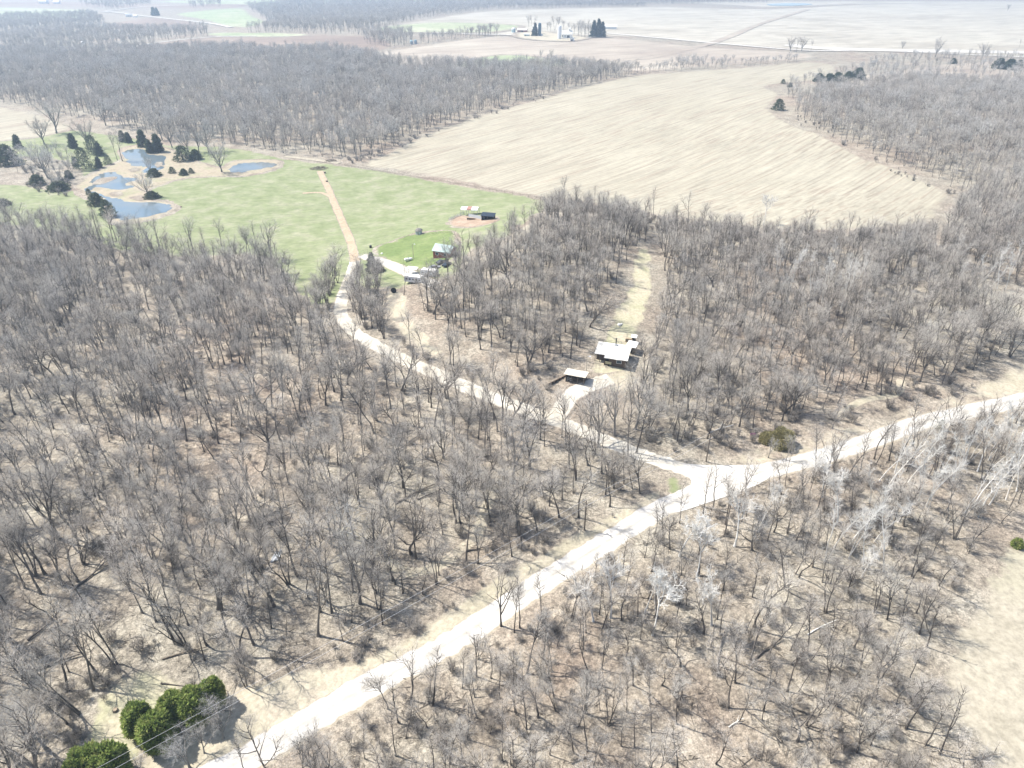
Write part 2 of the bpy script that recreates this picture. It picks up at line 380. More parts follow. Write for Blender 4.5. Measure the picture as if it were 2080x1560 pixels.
sheet('field', [(350, 28), (490, 16), (520, 30), (550, 46), (480, 58), (400, 40)], 'clover_green', 1, 40)
sheet('field', [(420, 66), (500, 66), (640, 70), (560, 76), (430, 74)], 'far_green', 2, 20)
sheet('field', [(-80, 4), (120, 3), (330, 8), (500, 8), (500, 16), (330, 18), (100, 14), (-80, 14)], 'plowed', 1, 60)
sheet('field', [(1380, 4), (1700, 2), (2300, 3), (2300, 8), (1800, 8), (1560, 17), (1500, 12)], 'stubble_pale', 0.6, 80)
sheet('field', [(300, 2), (700, -2), (1000, 0), (1000, 4), (700, 6), (520, 12)], 'far_green', 0.6, 80)
sheet('field', [(-80, 203), (40, 222), (110, 238), (160, 258), (100, 276), (40, 284), (-80, 286)], 'stubble', 1.6, 12)
sheet('field', BIG, 'stubble', 1, 10, 0.6)
sheet('field', [(2120, 1030), (2050, 1085), (1995, 1130), (1960, 1210), (1905, 1300), (1880, 1390), (1900, 1480), (1975, 1560), (2010, 1720), (2500, 1720), (2500, 1000)], 'cream_grass', 1, 9, 0.8)
sheet('field', [(1420, 930), (1490, 905), (1560, 890), (1700, 862), (1850, 815), (1960, 780), (2060, 735), (2140, 715), (2140, 800), (1960, 838), (1760, 900), (1560, 958)], 'dry_grass', 1, 9, 0.8)
sheet('field', [(1930, 560), (2010, 590), (2140, 640), (2140, 690), (2050, 650), (1960, 600)], 'cream_grass', 1, 8, 0.8)
sheet('field', [(1640, 170), (1760, 150), (1900, 130), (2140, 120), (2140, 165), (1900, 178), (1800, 168), (1700, 190)], 'stubble_tan', 1, 25)
sheet('pasture', PAST, 'pasture_grass', 1, 7, 0.7)
sheet('lawn', [(757, 506), (800, 488), (850, 472), (925, 470), (935, 515), (895, 540), (840, 550), (775, 528)], 'mown_grass', 2, 2.5)
sheet('lawn', [(1292, 505), (1324, 512), (1332, 570), (1324, 620), (1310, 660), (1296, 690), (1286, 745), (1240, 768), (1198, 762), (1204, 715), (1232, 660), (1258, 610), (1278, 560)], 'clearing_grass', 1, 2.5, 0.4)
sheet('verge', [(440, 1395), (560, 1362), (700, 1328), (800, 1302), (900, 1232), (980, 1178), (1060, 1132), (1190, 1062), (1330, 990), (1400, 958), (1420, 1000), (1330, 1060), (1200, 1150), (1000, 1285), (800, 1405), (600, 1515), (450, 1620), (250, 1640), (300, 1500), (360, 1450)], 'dry_grass', 1, 5, 0.5)
sheet('verge', [(300, 1345), (400, 1385), (440, 1420), (380, 1480), (300, 1540), (240, 1640), (140, 1640), (160, 1480), (200, 1400)], 'clearing_grass', 1.5, 5, 0.4)
sheet('verge', [(1352, 968), (1372, 960), (1396, 975), (1402, 992), (1380, 1005), (1345, 1020), (1340, 990)], 'pasture_grass', 2, 3)
sheet('yard', [(788, 585), (830, 595), (838, 640), (900, 700), (960, 745), (900, 735), (830, 700), (790, 660), (776, 610)], 'dry_grass', 1, 4, 0.4)
sheet('yard', [(905, 452), (930, 438), (975, 440), (1008, 440), (1015, 448), (985, 458), (950, 464), (915, 462)], 'bare_dirt', 2, 2.5, 0.2)
sheet('yard', [(1150, 800), (1165, 775), (1200, 765), (1270, 745), (1290, 735), (1300, 790), (1230, 800)], 'dry_grass', 1.4, 4, 0.4)
sheet('yard', [(1040, 70), (1090, 64), (1180, 74), (1200, 79), (1150, 86), (1060, 80)], 'dry_grass', 4, 20)
sheet('bank', [(148, 388), (165, 362), (205, 340), (243, 325), (238, 305), (280, 294), (340, 300), (380, 315), (420, 332), (450, 338), (478, 326), (560, 324), (578, 335), (550, 350), (490, 360), (440, 360), (380, 364), (340, 374), (308, 388), (312, 402), (345, 408), (368, 422), (345, 438), (290, 452), (230, 456), (212, 442), (200, 418), (165, 402)], 'reed', 2, 5, 0.5)
PONDS = [[(249, 311), (268, 304), (292, 305), (301, 314), (321, 317), (335, 319), (332, 338), (316, 350), (292, 350), (296, 340), (268, 338), (256, 326)],
         [(194, 359), (215, 352), (235, 351), (249, 361), (277, 362), (272, 368), (254, 375), (272, 379), (266, 383), (235, 386), (201, 381), (179, 389), (172, 386), (189, 376), (184, 370)],
         [(180, 391), (197, 392), (218, 400), (244, 405), (256, 411), (307, 412), (331, 414), (350, 422), (331, 432), (292, 442), (256, 447), (232, 443), (227, 434), (229, 424), (211, 412), (205, 401), (188, 396)],
         [(466, 347), (484, 334), (509, 331), (545, 331), (565, 335), (545, 341), (509, 347), (485, 351)]]
for p in PONDS: sheet('pond', p, 'water', 3, 3, 0.7)
sheet('bank', [(189, 373), (204, 363), (234, 360), (236, 364), (212, 374), (195, 376)], 'reed', 4, 2, 0.2)
for q in ([(226, 392), (244, 390), (252, 396), (236, 400), (222, 397)], [(262, 402), (285, 398), (300, 404), (282, 409)], [(262, 345), (276, 341), (284, 347), (270, 351)], [(316, 333), (328, 330), (330, 338), (318, 341)]): sheet('bank', q, 'reed', 4, 2, 0.5)
sheet('pond', [(1560, 9), (1610, 7), (1650, 9), (1620, 12), (1570, 12)], 'blue_water', 3, 10)
MAIN = [(250, 1660), (330, 1622), (430, 1577), (520, 1530), (610, 1475), (696, 1423), (788, 1372), (882, 1325), (978, 1266), (1090, 1190), (1170, 1140), (1250, 1090), (1330, 1040), (1400, 1006), (1470, 981), (1560, 956), (1660, 930), (1760, 898), (1860, 862), (1960, 838), (2060, 816), (2160, 792), (2300, 760)]
SIDE = [(1450, 980), (1385, 952), (1320, 930), (1260, 908), (1190, 878), (1120, 852), (1060, 830), (980, 800), (900, 765), (830, 735), (760, 700), (712, 668), (692, 635), (697, 600), (712, 560), (722, 530)]
strip('road', MAIN, 5.2, 'gravel', 2.6, 2.2)
strip('road', SIDE, 4.6, 'lane_gravel', 2.5, 2.0)
sheet('road', [(1372, 944), (1450, 946), (1540, 944), (1600, 938), (1545, 982), (1460, 1014), (1365, 1042), (1392, 1000), (1404, 976)], 'gravel', 2.9, 1.5, floor=0.6)
strip('path', [(722, 532), (712, 490), (695, 450), (680, 415), (668, 385), (656, 362), (650, 348)], 3.4, 'sandy_dirt', 2.6)
strip('path', [(674, 402), (652, 392), (615, 393)], 2.2, 'sandy_dirt', 2.4)
strip('path', [(734, 520), (770, 530), (800, 541), (840, 560), (885, 580)], 4.6, 'gravel', 2.6)
strip('path', [(1125, 855), (1145, 825), (1165, 800), (1205, 782), (1240, 770)], 5.0, 'lane_gravel', 2.8)
strip('path', [(1052, 480), (1075, 462), (1100, 450)], 5, 'cream_grass', 2.2)
strip('path', [(580, 318), (640, 325), (690, 332)], 4, 'cream_grass', 2.2)
strip('path', [(-60, 452), (60, 480), (150, 490), (190, 478)], 5, 'cream_grass', 2.2)
for pts, wd in (([(1230, 68), (1450, 88), (1640, 103), (1800, 104), (2200, 122)], 8), ([(-60, 20), (80, 23), (210, 24), (300, 34), (420, 47), (470, 56)], 9), ([(210, 24), (300, 14), (420, 10)], 8),
                ([(260, 97), (330, 86), (430, 76), (520, 74)], 6), ([(1600, 92), (1700, 100), (2000, 106), (2200, 110)], 30), ([(880, 66), (960, 70), (1040, 72), (1200, 78)], 8)):
    strip('road', pts, wd, 'gravel', 3.4)
strip('verge', [(1300, 122), (1400, 100), (1480, 76), (1560, 44), (1640, 20)], 12, 'stubble_tan', 3)
strip('creek', [(1830, 770), (1820, 800), (1760, 812), (1730, 825), (1700, 845)], 2.2, 'dry_grass', 1.4)
strip('creek', [(1000, 990), (985, 1040), (965, 1090), (930, 1120), (890, 1150), (820, 1160), (740, 1100), (690, 1075)], 2.6, 'dry_grass', 1.2)
ROADPTS = [smooth_loop(np.array(poly(MAIN)), False, 8), smooth_loop(np.array(poly(SIDE)), False, 8)]

# ------------------------------------------------------------------ bare trees: tapered stems, limbs, branches, twigs
def unit(a): return a / np.maximum(np.linalg.norm(a, axis=-1, keepdims=True), 1e-9)
def grow(P0, D0, L, r0, r1, n, up=0.05, wob=0.12):
    """N wandering polylines -> points (N, n+1, 3), radii (N, n+1)"""
    N = len(P0); pts = np.zeros((N, n + 1, 3)); pts[:, 0] = P0; D = unit(D0)
    for i in range(n):
        D = unit(D + trng.normal(0, wob, (N, 3)) + np.array([0, 0, up]))
        pts[:, i + 1] = pts[:, i] + D * (np.asarray(L) / n)[:, None]
    t = np.linspace(0, 1, n + 1)[None, :]
    return pts, np.asarray(r0)[:, None] * (1 - t) + np.asarray(r1)[:, None] * t
def sprout(pts, k, t0, t1, a0, a1):
    """k children on each parent polyline: start, direction, position along the parent"""
    N, m, _ = pts.shape
    t = t0 + (t1 - t0) * (np.arange(k)[None, :] + trng.random((N, k))) / k
    f = t * (m - 1); i = np.minimum(f.astype(int), m - 2); w = (f - i)[..., None]; r = np.arange(N)[:, None]
    A, B = pts[r, i], pts[r, i + 1]; p = A * (1 - w) + B * w; tan = unit(B - A)
    ref = np.where(np.abs(tan[..., 2:3]) > 0.9, np.array([1.0, 0, 0]), np.array([0, 0, 1.0]))
    s = unit(np.cross(tan, ref)); q = np.cross(tan, s)
    az = (2.4 * np.arange(k)[None, :] + trng.random((N, 1)) * 6.28 + trng.normal(0, .5, (N, k)))[..., None]
    an = np.radians(trng.uniform(a0, a1, (N, k)))[..., None]
    d = tan * np.cos(an) + (s * np.cos(az) + q * np.sin(az)) * np.sin(an)
    return p.reshape(-1, 3), d.reshape(-1, 3), t.reshape(-1), np.repeat(np.arange(N), k)
def tubes(pts, rad, k):
    N, m, _ = pts.shape
    tan = np.gradient(pts, axis=1); tan = unit(tan)
    ref = np.where(np.abs(tan[:, :1, 2:3]) > 0.9, np.array([1.0, 0, 0]), np.array([0, 0, 1.0]))
    s = unit(np.cross(tan, np.broadcast_to(ref, tan.shape))); q = np.cross(tan, s)
    a = np.arange(k) * 2 * math.pi / k
    ring = s[:, :, None, :] * np.cos(a)[None, None, :, None] + q[:, :, None, :] * np.sin(a)[None, None, :, None]
    V = (pts[:, :, None, :] + ring * rad[:, :, None, None]).reshape(-1, 3)
    i = np.arange(N * m * k).reshape(N, m, k); j = np.roll(i, -1, 2)
    F = np.stack([i[:, :-1], j[:, :-1], j[:, 1:], i[:, 1:]], -1).reshape(-1, 4)
    return V, F
def weld(parts):
    V, F, n = [], [], 0
    for v, f in parts:
        V.append(v); F.append(f + n); n += len(v)
    return np.concatenate(V), np.concatenate(F)
def tree_geo(seed, H=16.0, stems=1, fork=(0.35, 0.55), leaders=2, spread=18, crown0=0.54, nl1=10, l1=0.31, a1=(26, 55), n2=5, n3=5, n4=2,
             girth=0.0125, lean=0.03, tw=0.62, up1=0.06, wob=0.07):
    global trng
    trng = np.random.default_rng(seed)
    az = trng.random() * 6.28 + np.arange(stems) * 6.28 / stems
    sp = (0.02 if stems == 1 else 0.17) * (0.7 + 0.6 * trng.random(stems))
    D = np.column_stack([np.cos(az) * sp + trng.normal(0, lean, stems), np.sin(az) * sp + trng.normal(0, lean, stems), np.ones(stems)])
    P0 = np.column_stack([np.cos(az), np.sin(az), np.zeros(stems)]) * (0.0 if stems == 1 else 0.16)
    P0[:, 2] = -0.4
    g = girth * H * (1.0 if stems == 1 else 0.75)
    Ls = H * trng.uniform(0.86, 1.0, stems)
    p, r = grow(P0, D, Ls, np.full(stems, g), np.full(stems, 0.02), 9, 0.05, wob)
    r = r * (1 + 0.55 * np.exp(-np.linspace(0, 1, 10) * 22))[None, :]
    trunk = [tubes(p, r, 7)]; LP = [p]
    if leaders:
        q, d, t, par = sprout(p, leaders, fork[0], fork[1], spread * .7, spread * 1.3)
        pl, rl = grow(q, d, H * (1 - t) * trng.uniform(.78, 1.0, len(t)), g * (1 - t) * 0.78, np.full(len(t), 0.018), 9, 0.10, wob * 1.3)
        trunk.append(tubes(pl, rl, 6)); LP.append(pl)
    crown = []
    for gi, pp in enumerate(LP):
        lo = crown0 if gi == 0 else 0.22
        q, d, t, par = sprout(pp, nl1, lo, 0.98, *a1)
        L = H * l1 * (1.15 - 0.75 * (t if gi == 0 else 0.4 + 0.6 * t)) * trng.uniform(.65, 1.2, len(t))
        p1, r1 = grow(q, d, L, 0.026 + 0.014 * L, np.full(len(t), 0.010) * tw, 5, up1, 0.13)
        trunk.append(tubes(p1, r1, 5))
        q, d, t, par = sprout(p1, n2, 0.2, 1.0, 28, 55)
        L2 = L[par] * 0.46 * trng.uniform(.6, 1.2, len(t))
        p2, r2 = grow(q, d, L2, 0.014 * tw + 0.006 * L2, np.full(len(t), 0.007) * tw, 3, 0.07, 0.16)
        crown.append(tubes(p2, r2, 4))
        if not n3: continue
        q, d, t, par = sprout(p2, n3, 0.15, 1.0, 25, 55)
        L3 = (0.25 + L2[par] * 0.5) * trng.uniform(.6, 1.25, len(t))
        p3, r3 = grow(q, d, L3, np.full(len(t), 0.0105) * tw, np.full(len(t), 0.005) * tw, 2, 0.06, 0.15)
        crown.append(tubes(p3, r3, 3))
        if not n4: continue
        q, d, t, par = sprout(p3, n4, 0.2, 1.0, 25, 50)
        L4 = (0.22 + L3[par] * 0.4) * trng.uniform(.6, 1.3, len(t))
        p4, r4 = grow(q, d, L4, np.full(len(t), 0.0075) * tw, np.full(len(t), 0.004) * tw, 1, 0.03, 0.1)
        crown.append(tubes(p4, r4, 3))
    return weld(trunk), weld(crown)
FORMS = {}
def form(key, mats, words, **kw):
    (tv, tf), (cv, cf) = tree_geo(**kw)
    t = mesh_obj('trunk', tv, tf, mats[0], smooth=True, link=False); c = mesh_obj('crown', cv, cf, mats[1], smooth=True, link=False)
    v, f = weld([(tv, tf), (cv, cf)])
    j = mesh_obj('tree_form', v, f, list(mats), midx=np.concatenate([np.zeros(len(tf)), np.ones(len(cf))]), smooth=True, link=False)
    FORMS[key] = dict(t=t.data, c=c.data, j=j, words=words, H=kw.get('H', 16.0))
BT = ('bark', 'twig')
form('a', BT, 'straight slender', seed=1, H=16, leaders=1, crown0=.52)
form('b', BT, 'high forked', seed=2, H=17, leaders=2, fork=(.4, .6))
form('c', BT, 'single stemmed', seed=3, H=15, leaders=0, crown0=.4, nl1=20, l1=.29)
form('d', BT, 'wide crowned', seed=4, H=16, leaders=4, fork=(.25, .5), spread=26, nl1=8, l1=.34, girth=.018)
form('e', BT, 'low forked', seed=5, H=16.5, leaders=3, fork=(.2, .45), spread=20, nl1=8)
form('f', BT, 'twin stemmed', seed=6, H=15, stems=2, leaders=1, nl1=8, crown0=.42)
form('g', BT, 'three stemmed', seed=7, H=14, stems=3, leaders=1, nl1=6, crown0=.38)
form('h', BT, 'thin leaning', seed=8, H=14, leaders=1, lean=.16, crown0=.5, nl1=9, girth=.010)
form('i', BT, 'crooked', seed=9, H=15, leaders=3, fork=(.3, .6), spread=30, wob=.16, nl1=8, girth=.014)
form('j', BT, 'tall narrow', seed=10, H=18, leaders=1, crown0=.5, l1=.23, nl1=13, girth=.0105)
form('k', BT, 'sparse thin', seed=12, H=13, leaders=1, crown0=.45, l1=.24, nl1=9, n2=4, n3=4, n4=2, girth=.009)
form('l', BT, 'slim young', seed=13, H=10, leaders=0, crown0=.35, l1=.2, nl1=12, n2=5, n3=4, n4=2, girth=.009)
form('silver', ('grey_bark', 'pale_twig'), 'broad silvery', seed=21, H=17, leaders=5, fork=(.2, .45), spread=30, nl1=9, l1=.31, girth=.018)
form('birch', ('pale_bark', 'pale_bark'), 'white barked', seed=31, H=16, leaders=0, lean=.08, crown0=.45, l1=.17, nl1=15, n2=5, n3=4, n4=2, girth=.009, tw=1.15)
form('birch2', ('pale_bark', 'pale_bark'), 'white barked twin', seed=32, H=15, stems=2, leaders=0, lean=.1, crown0=.5, l1=.17, nl1=10, n2=5, n3=4, n4=2, girth=.009, tw=1.15)
form('syc', ('pale_bark', 'pale_bark'), 'white limbed', seed=33, H=16, leaders=4, fork=(.5, .75), spread=36, nl1=7, crown0=.5, l1=.24, n2=5, n3=5, n4=0, girth=.014, tw=2.6)
form('dead', ('dead_wood', 'dead_wood'), 'dead', seed=34, H=13, leaders=2, nl1=5, n2=3, n3=0, girth=.014)
form('bush', ('bark', 'brush_twig'), 'bushy', seed=35, H=4.0, stems=5, leaders=1, crown0=.15, nl1=6, l1=.36, n2=4, n3=4, n4=0, girth=.006, fork=(.2, .5), spread=28)
form('bush2', ('bark', 'brush_twig'), 'bushy', seed=36, H=2.6, stems=7, leaders=0, crown0=.1, nl1=8, l1=.4, n2=4, n3=3, n4=0, girth=.006, tw=.8)
def sticks(seed):
    global trng
    trng = np.random.default_rng(seed); n = 16
    P0 = np.column_stack([trng.normal(0, 1.6, n), trng.normal(0, 1.6, n), trng.uniform(.05, .22, n)]); a = trng.random(n) * 6.28
    L = trng.uniform(1.0, 4.0, n); p, r = grow(P0, np.column_stack([np.cos(a), np.sin(a), trng.normal(0, .05, n)]), L, np.full(n, .055), np.full(n, .02), 3, 0, .12)
    v, f = tubes(p, r, 4); j = mesh_obj('tree_form', v, f, 'dead_wood', link=False); FORMS['sticks%d' % seed] = dict(j=j, H=1.0, words='')
sticks(1); sticks(2)
# far versions with fewer, thicker twigs
form('m', BT, 'heavy limbed', seed=61, H=16, leaders=6, fork=(.22, .6), spread=36, wob=.13, nl1=7, l1=.26, n2=5, girth=.017, a1=(30, 65))
form('n', BT, 'lopsided', seed=62, H=15, leaders=3, fork=(.35, .5), spread=44, lean=.12, nl1=8, wob=.1)
form('o', BT, 'flat topped', seed=63, H=14, leaders=5, fork=(.55, .72), spread=40, crown0=.65, nl1=8, l1=.22, girth=.012)
form('p', BT, 'curved', seed=64, H=15, leaders=1, lean=.22, wob=.14, crown0=.5, nl1=10, l1=.26, girth=.0115)
form('q', BT, 'bare poled', seed=65, H=17, leaders=2, fork=(.62, .78), spread=24, crown0=.66, nl1=8, l1=.2, girth=.011)
FT = ('grey_bark', 'twig')
form('fw', FT, '', seed=46, H=15, leaders=7, fork=(.16, .42), spread=42, nl1=8, n2=5, n3=5, n4=0, tw=2.0, l1=.30, girth=.02)
form('fp', ('grey_bark', 'pale_twig'), '', seed=47, H=15, leaders=8, fork=(.14, .4), spread=44, nl1=8, n2=5, n3=5, n4=0, tw=2.0, l1=.30, girth=.018)
form('fa', FT, '', seed=41, H=16, leaders=2, nl1=8, n2=5, n3=4, n4=0, tw=1.9, l1=.27)
form('fb', FT, '', seed=42, H=15, leaders=4, fork=(.25, .5), spread=25, nl1=7, n2=5, n3=4, n4=0, tw=1.9, l1=.28)
form('fc', FT, '', seed=43, H=17, leaders=1, nl1=12, n2=5, n3=4, n4=0, tw=1.9, l1=.25)
form('fd', ('grey_bark', 'pale_twig'), '', seed=44, H=15, leaders=4, fork=(.25, .5), spread=26, nl1=7, n2=5, n3=4, n4=0, tw=1.9, l1=.27)
form('fe', FT, '', seed=45, H=13, stems=2, leaders=2, nl1=6, n2=5, n3=4, n4=0, tw=1.9, l1=.28)

PLACED = []           # (x, y, z, height, form) of every single tree, for spacing and for labels
def a_tree(key, x, y, h, label, name='bare_tree', cat='tree', group=None, rz=None, z=None, tilt=None):
    f = FORMS[key]; z = float(hgt(x, y)) if z is None else z
    o = empty(name, (x, y, z), label, cat, group, random.uniform(0, 6.28) if rz is None else rz, h / f['H'])
    if tilt: o.rotation_euler = (tilt[0], tilt[1], o.rotation_euler.z)
    k = h / f['H']; o.scale = (k * random.uniform(.82, 1.25), k * random.uniform(.82, 1.25), k)
    for nm, me in (('trunk', f['t']), ('crown', f['c'])):
        c = bpy.data.objects.new(nm, me); COL.objects.link(c); c.parent = o
    PLACED.append((x, y)); return o
def hpx(u, v, px):
    """real height of an upright thing that stands at (u, v) and is px photograph pixels tall"""
    x, y, z = P(u, v); t = math.atan2(CAM_H - z, math.hypot(x, y)); return px * depth(x, y, z) / FPX / math.cos(t)

# ------------------------------------------------------------------ where the woods stand (photograph pixels)
WA = [(-170, 446), (0, 458), (120, 470), (200, 482), (300, 500), (380, 535), (520, 530), (590, 565), (640, 650), (680, 695), (756, 742), (872, 786), (972, 828), (1052, 855), (1190, 897), (1270, 960), (1320, 1000), (1260, 1018), (1190, 1056), (1125, 1085), (1060, 1118), (990, 1152),
      (920, 1192), (860, 1235), (780, 1282), (700, 1308), (560, 1342), (440, 1378), (380, 1350), (300, 1320), (215, 1370), (170, 1440), (130, 1560), (100, 1700), (-260, 1700)]
WB = [(560, 1680), (640, 1545), (770, 1448), (880, 1385), (1010, 1305), (1110, 1232), (1210, 1165), (1330, 1082), (1430, 1030), (1560, 978), (1700, 945), (1850, 888), (1960, 862), (2060, 838), (2220, 820), (2250, 960), (2110, 1010), (2040, 1060), (1980, 1110), (1950, 1190), (1890, 1290), (1860, 1380),
      (1880, 1480), (1950, 1570), (2000, 1720), (2050, 2000), (400, 2000)]
WC = [(1112, 438), (1220, 454), (1300, 468), (1330, 478), (1306, 496), (1276, 525), (1252, 575), (1228, 622), (1198, 680), (1172, 720), (1140, 745), (1110, 765), (1050, 755), (990, 725), (930, 690), (875, 655), (848, 615), (862, 590), (915, 565), (960, 535), (1000, 505), (1062, 492), (1095, 470)]
WD = [(1345, 478), (1500, 500), (1700, 512), (1890, 494), (1925, 470), (1945, 425), (2000, 400), (2150, 420), (2200, 540), (2140, 600), (2020, 575), (1950, 560), (1960, 600), (2050, 660), (2060, 720), (1960, 770), (1820, 800), (1680, 845), (1560, 862), (1480, 885), (1380, 905), (1310, 890), (1262, 850), (1300, 770), (1318, 735), (1322, 690), (1340, 650), (1352, 590), (1346, 520), (1334, 490)]
WE = [(1610, 225), (1660, 195), (1760, 180), (1850, 172), (1960, 178), (2150, 168), (2180, 410), (2000, 400), (1948, 400), (1930, 380), (1860, 346), (1760, 310), (1690, 276), (1640, 250)]
WF = [(-140, 112), (0, 108), (150, 110), (250, 104), (430, 106), (600, 106), (740, 117), (850, 142), (940, 142), (1100, 142), (1180, 138), (1300, 146), (1290, 152), (1200, 170), (1100, 195), (960, 235), (860, 270), (760, 317), (690, 326), (590, 314), (480, 295), (400, 285), (330, 285), (250, 262), (180, 240), (100, 232), (40, 213), (-140, 195)]
WG = [(1300, 146), (1390, 126), (1500, 128), (1620, 120), (1620, 127), (1500, 138), (1390, 143), (1290, 153)]
WH = [[(-60, 42), (0, 40), (190, 31), (215, 50), (150, 58), (0, 68), (-60, 70)], [(-60, 82), (60, 70), (170, 62), (330, 64), (420, 66), (425, 74), (330, 84), (258, 95), (100, 108), (-60, 110)],
      [(500, 14), (620, 4), (760, 7), (1000, 3), (1300, 9), (1320, 14), (1000, 19), (860, 37), (760, 57), (740, 70), (640, 69), (500, 66), (540, 60), (552, 46)],
      [(735, 72), (780, 64), (832, 70), (840, 90), (790, 98), (744, 90)], [(846, 84), (930, 72), (1010, 68), (1010, 74), (930, 80), (852, 90)], [(165, 12), (220, 4), (300, 4), (310, 10), (230, 22)], [(1000, 3), (1300, 0), (1560, 2), (1560, 6), (1300, 10), (1000, 10)], [(380, 10), (450, 8), (452, 15), (390, 17)]]
WR = [(650, 600), (672, 545), (700, 560), (684, 600), (682, 640), (650, 660), (636, 640)]
WS = [(722, 575), (765, 565), (778, 600), (775, 650), (800, 690), (740, 690), (716, 640)]
WT = [(760, 690), (850, 705), (960, 760), (1060, 800), (1110, 830), (1060, 822), (980, 792), (900, 758), (830, 728)]
WU = [(1590, 180), (1640, 160), (1750, 140), (1780, 118), (2000, 112), (2150, 118), (2150, 165), (1960, 176), (1850, 170), (1760, 178), (1660, 192), (1610, 215)]
WX = [(1120, 405), (1220, 422), (1350, 446), (1500, 468), (1700, 478), (1890, 460), (1890, 490), (1700, 510), (1500, 498), (1350, 476), (1220, 452), (1120, 430)]
NOGO = [(np.array(poly(p)), m) for p, m in (([(1205, 690), (1300, 690), (1290, 765), (1195, 770)], 0), ([(1105, 790), (1120, 765), (1195, 745), (1205, 775), (1165, 800)], 0))]
def road_clear(p, m=3.7):
    k = np.ones(len(p), bool)
    for c in ROADPTS:
        d = np.full(len(p), 1e9)
        for q in c: d = np.minimum(d, np.hypot(p[:, 0] - q[0], p[:, 1] - q[1]))
        k &= d > m
    for l, _ in NOGO: k &= ~inside(p, l)
    return k
def scatter(pts, gap, jit=0.75, thin=0.0):
    L = np.array(poly(pts)); lo, hi = L.min(0), L.max(0)
    g = np.stack(np.meshgrid(np.arange(lo[0], hi[0], gap), np.arange(lo[1], hi[1], gap)), -1).reshape(-1, 2)
    g = g + rng.uniform(-jit, jit, g.shape) * gap * 0.6
    g = g[inside(g, L)]
    if thin:
        # clumps and openings
        n = np.sin(g[:, 0] * .09 + 1.3 * np.sin(g[:, 1] * .06)) * np.cos(g[:, 1] * .083 + 1.1 * np.sin(g[:, 0] * .05))
        g = g[rng.random(len(g)) > thin * (1 + 0.9 * n)]
    return g[road_clear(g)] if len(g) else g
def stuff(name, recs, label, cat, keys):
    """recs: (x, y, height, key, tilt, turn) -> ONE object that sets the given tree forms on its points"""
    c = bpy.data.collections.new(name + '_forms')
    for i, k in enumerate(keys):
        o = FORMS[k]['j'] if isinstance(k, str) else k
        c.objects.link(o.copy())
    order = [o for o in sorted(c.objects, key=lambda o: o.name)]
    # Collection Info lists its children by name: rebuild the index from the shared mesh
    pos = {o.data.name: i for i, o in enumerate(order)}
    ki = {k: pos[(FORMS[k]['j'] if isinstance(k, str) else k).data.name] for k in keys}
    V = [(r[0], r[1], float(hgt(r[0], r[1]))) for r in recs]
    me = bpy.data.meshes.new(name); me.from_pydata(V, [], [])
    a = me.attributes.new('form', 'INT', 'POINT'); a.data.foreach_set('value', np.array([ki[r[3]] for r in recs], np.int32))
    a = me.attributes.new('turn', 'FLOAT_VECTOR', 'POINT'); a.data.foreach_set('vector', np.array([(r[4][0], r[4][1], r[5]) for r in recs], np.float32).ravel())
    S = np.array([r[2] / FORMS[r[3]]['H'] for r in recs])[:, None] * np.column_stack([rng.uniform(.8, 1.3, len(recs)), rng.uniform(.8, 1.3, len(recs)), np.ones(len(recs))])
    a = me.attributes.new('size', 'FLOAT_VECTOR', 'POINT'); a.data.foreach_set('vector', S.astype(np.float32).ravel())
    o = bpy.data.objects.new(name, me); COL.objects.link(o)
    g = bpy.data.node_groups.new(name, 'GeometryNodeTree')
    g.interface.new_socket('Geometry', in_out='INPUT', socket_type='NodeSocketGeometry'); g.interface.new_socket('Geometry', in_out='OUTPUT', socket_type='NodeSocketGeometry')
    N = g.nodes.new; gi = N('NodeGroupInput'); go = N('NodeGroupOutput'); ci = N('GeometryNodeCollectionInfo'); ip = N('GeometryNodeInstanceOnPoints')
    ci.inputs['Collection'].default_value = c; ci.inputs['Separate Children'].default_value = True; ci.inputs['Reset Children'].default_value = True
    ip.inputs['Pick Instance'].default_value = True
    def named(n, t):
        k = N('GeometryNodeInputNamedAttribute'); k.data_type = t; k.inputs['Name'].default_value = n; return k.outputs['Attribute']
    e = N('FunctionNodeEulerToRotation'); L = g.links.new
    L(gi.outputs[0], ip.inputs['Points']); L(ci.outputs[0], ip.inputs['Instance']); L(named('form', 'INT'), ip.inputs['Instance Index'])
    L(named('turn', 'FLOAT_VECTOR'), e.inputs[0]); L(e.outputs[0], ip.inputs['Rotation']); L(named('size', 'FLOAT_VECTOR'), ip.inputs['Scale']); L(ip.outputs[0], go.inputs[0])
    md = o.modifiers.new('scatter', 'NODES'); md.node_group = g
    return tag(o, label, cat, kind='stuff')
def pick(keys, w):
    return keys[int(rng.choice(len(keys), p=np.array(w) / sum(w)))]
def tilt_(s=0.06): return (rng.normal(0, s), rng.normal(0, s))
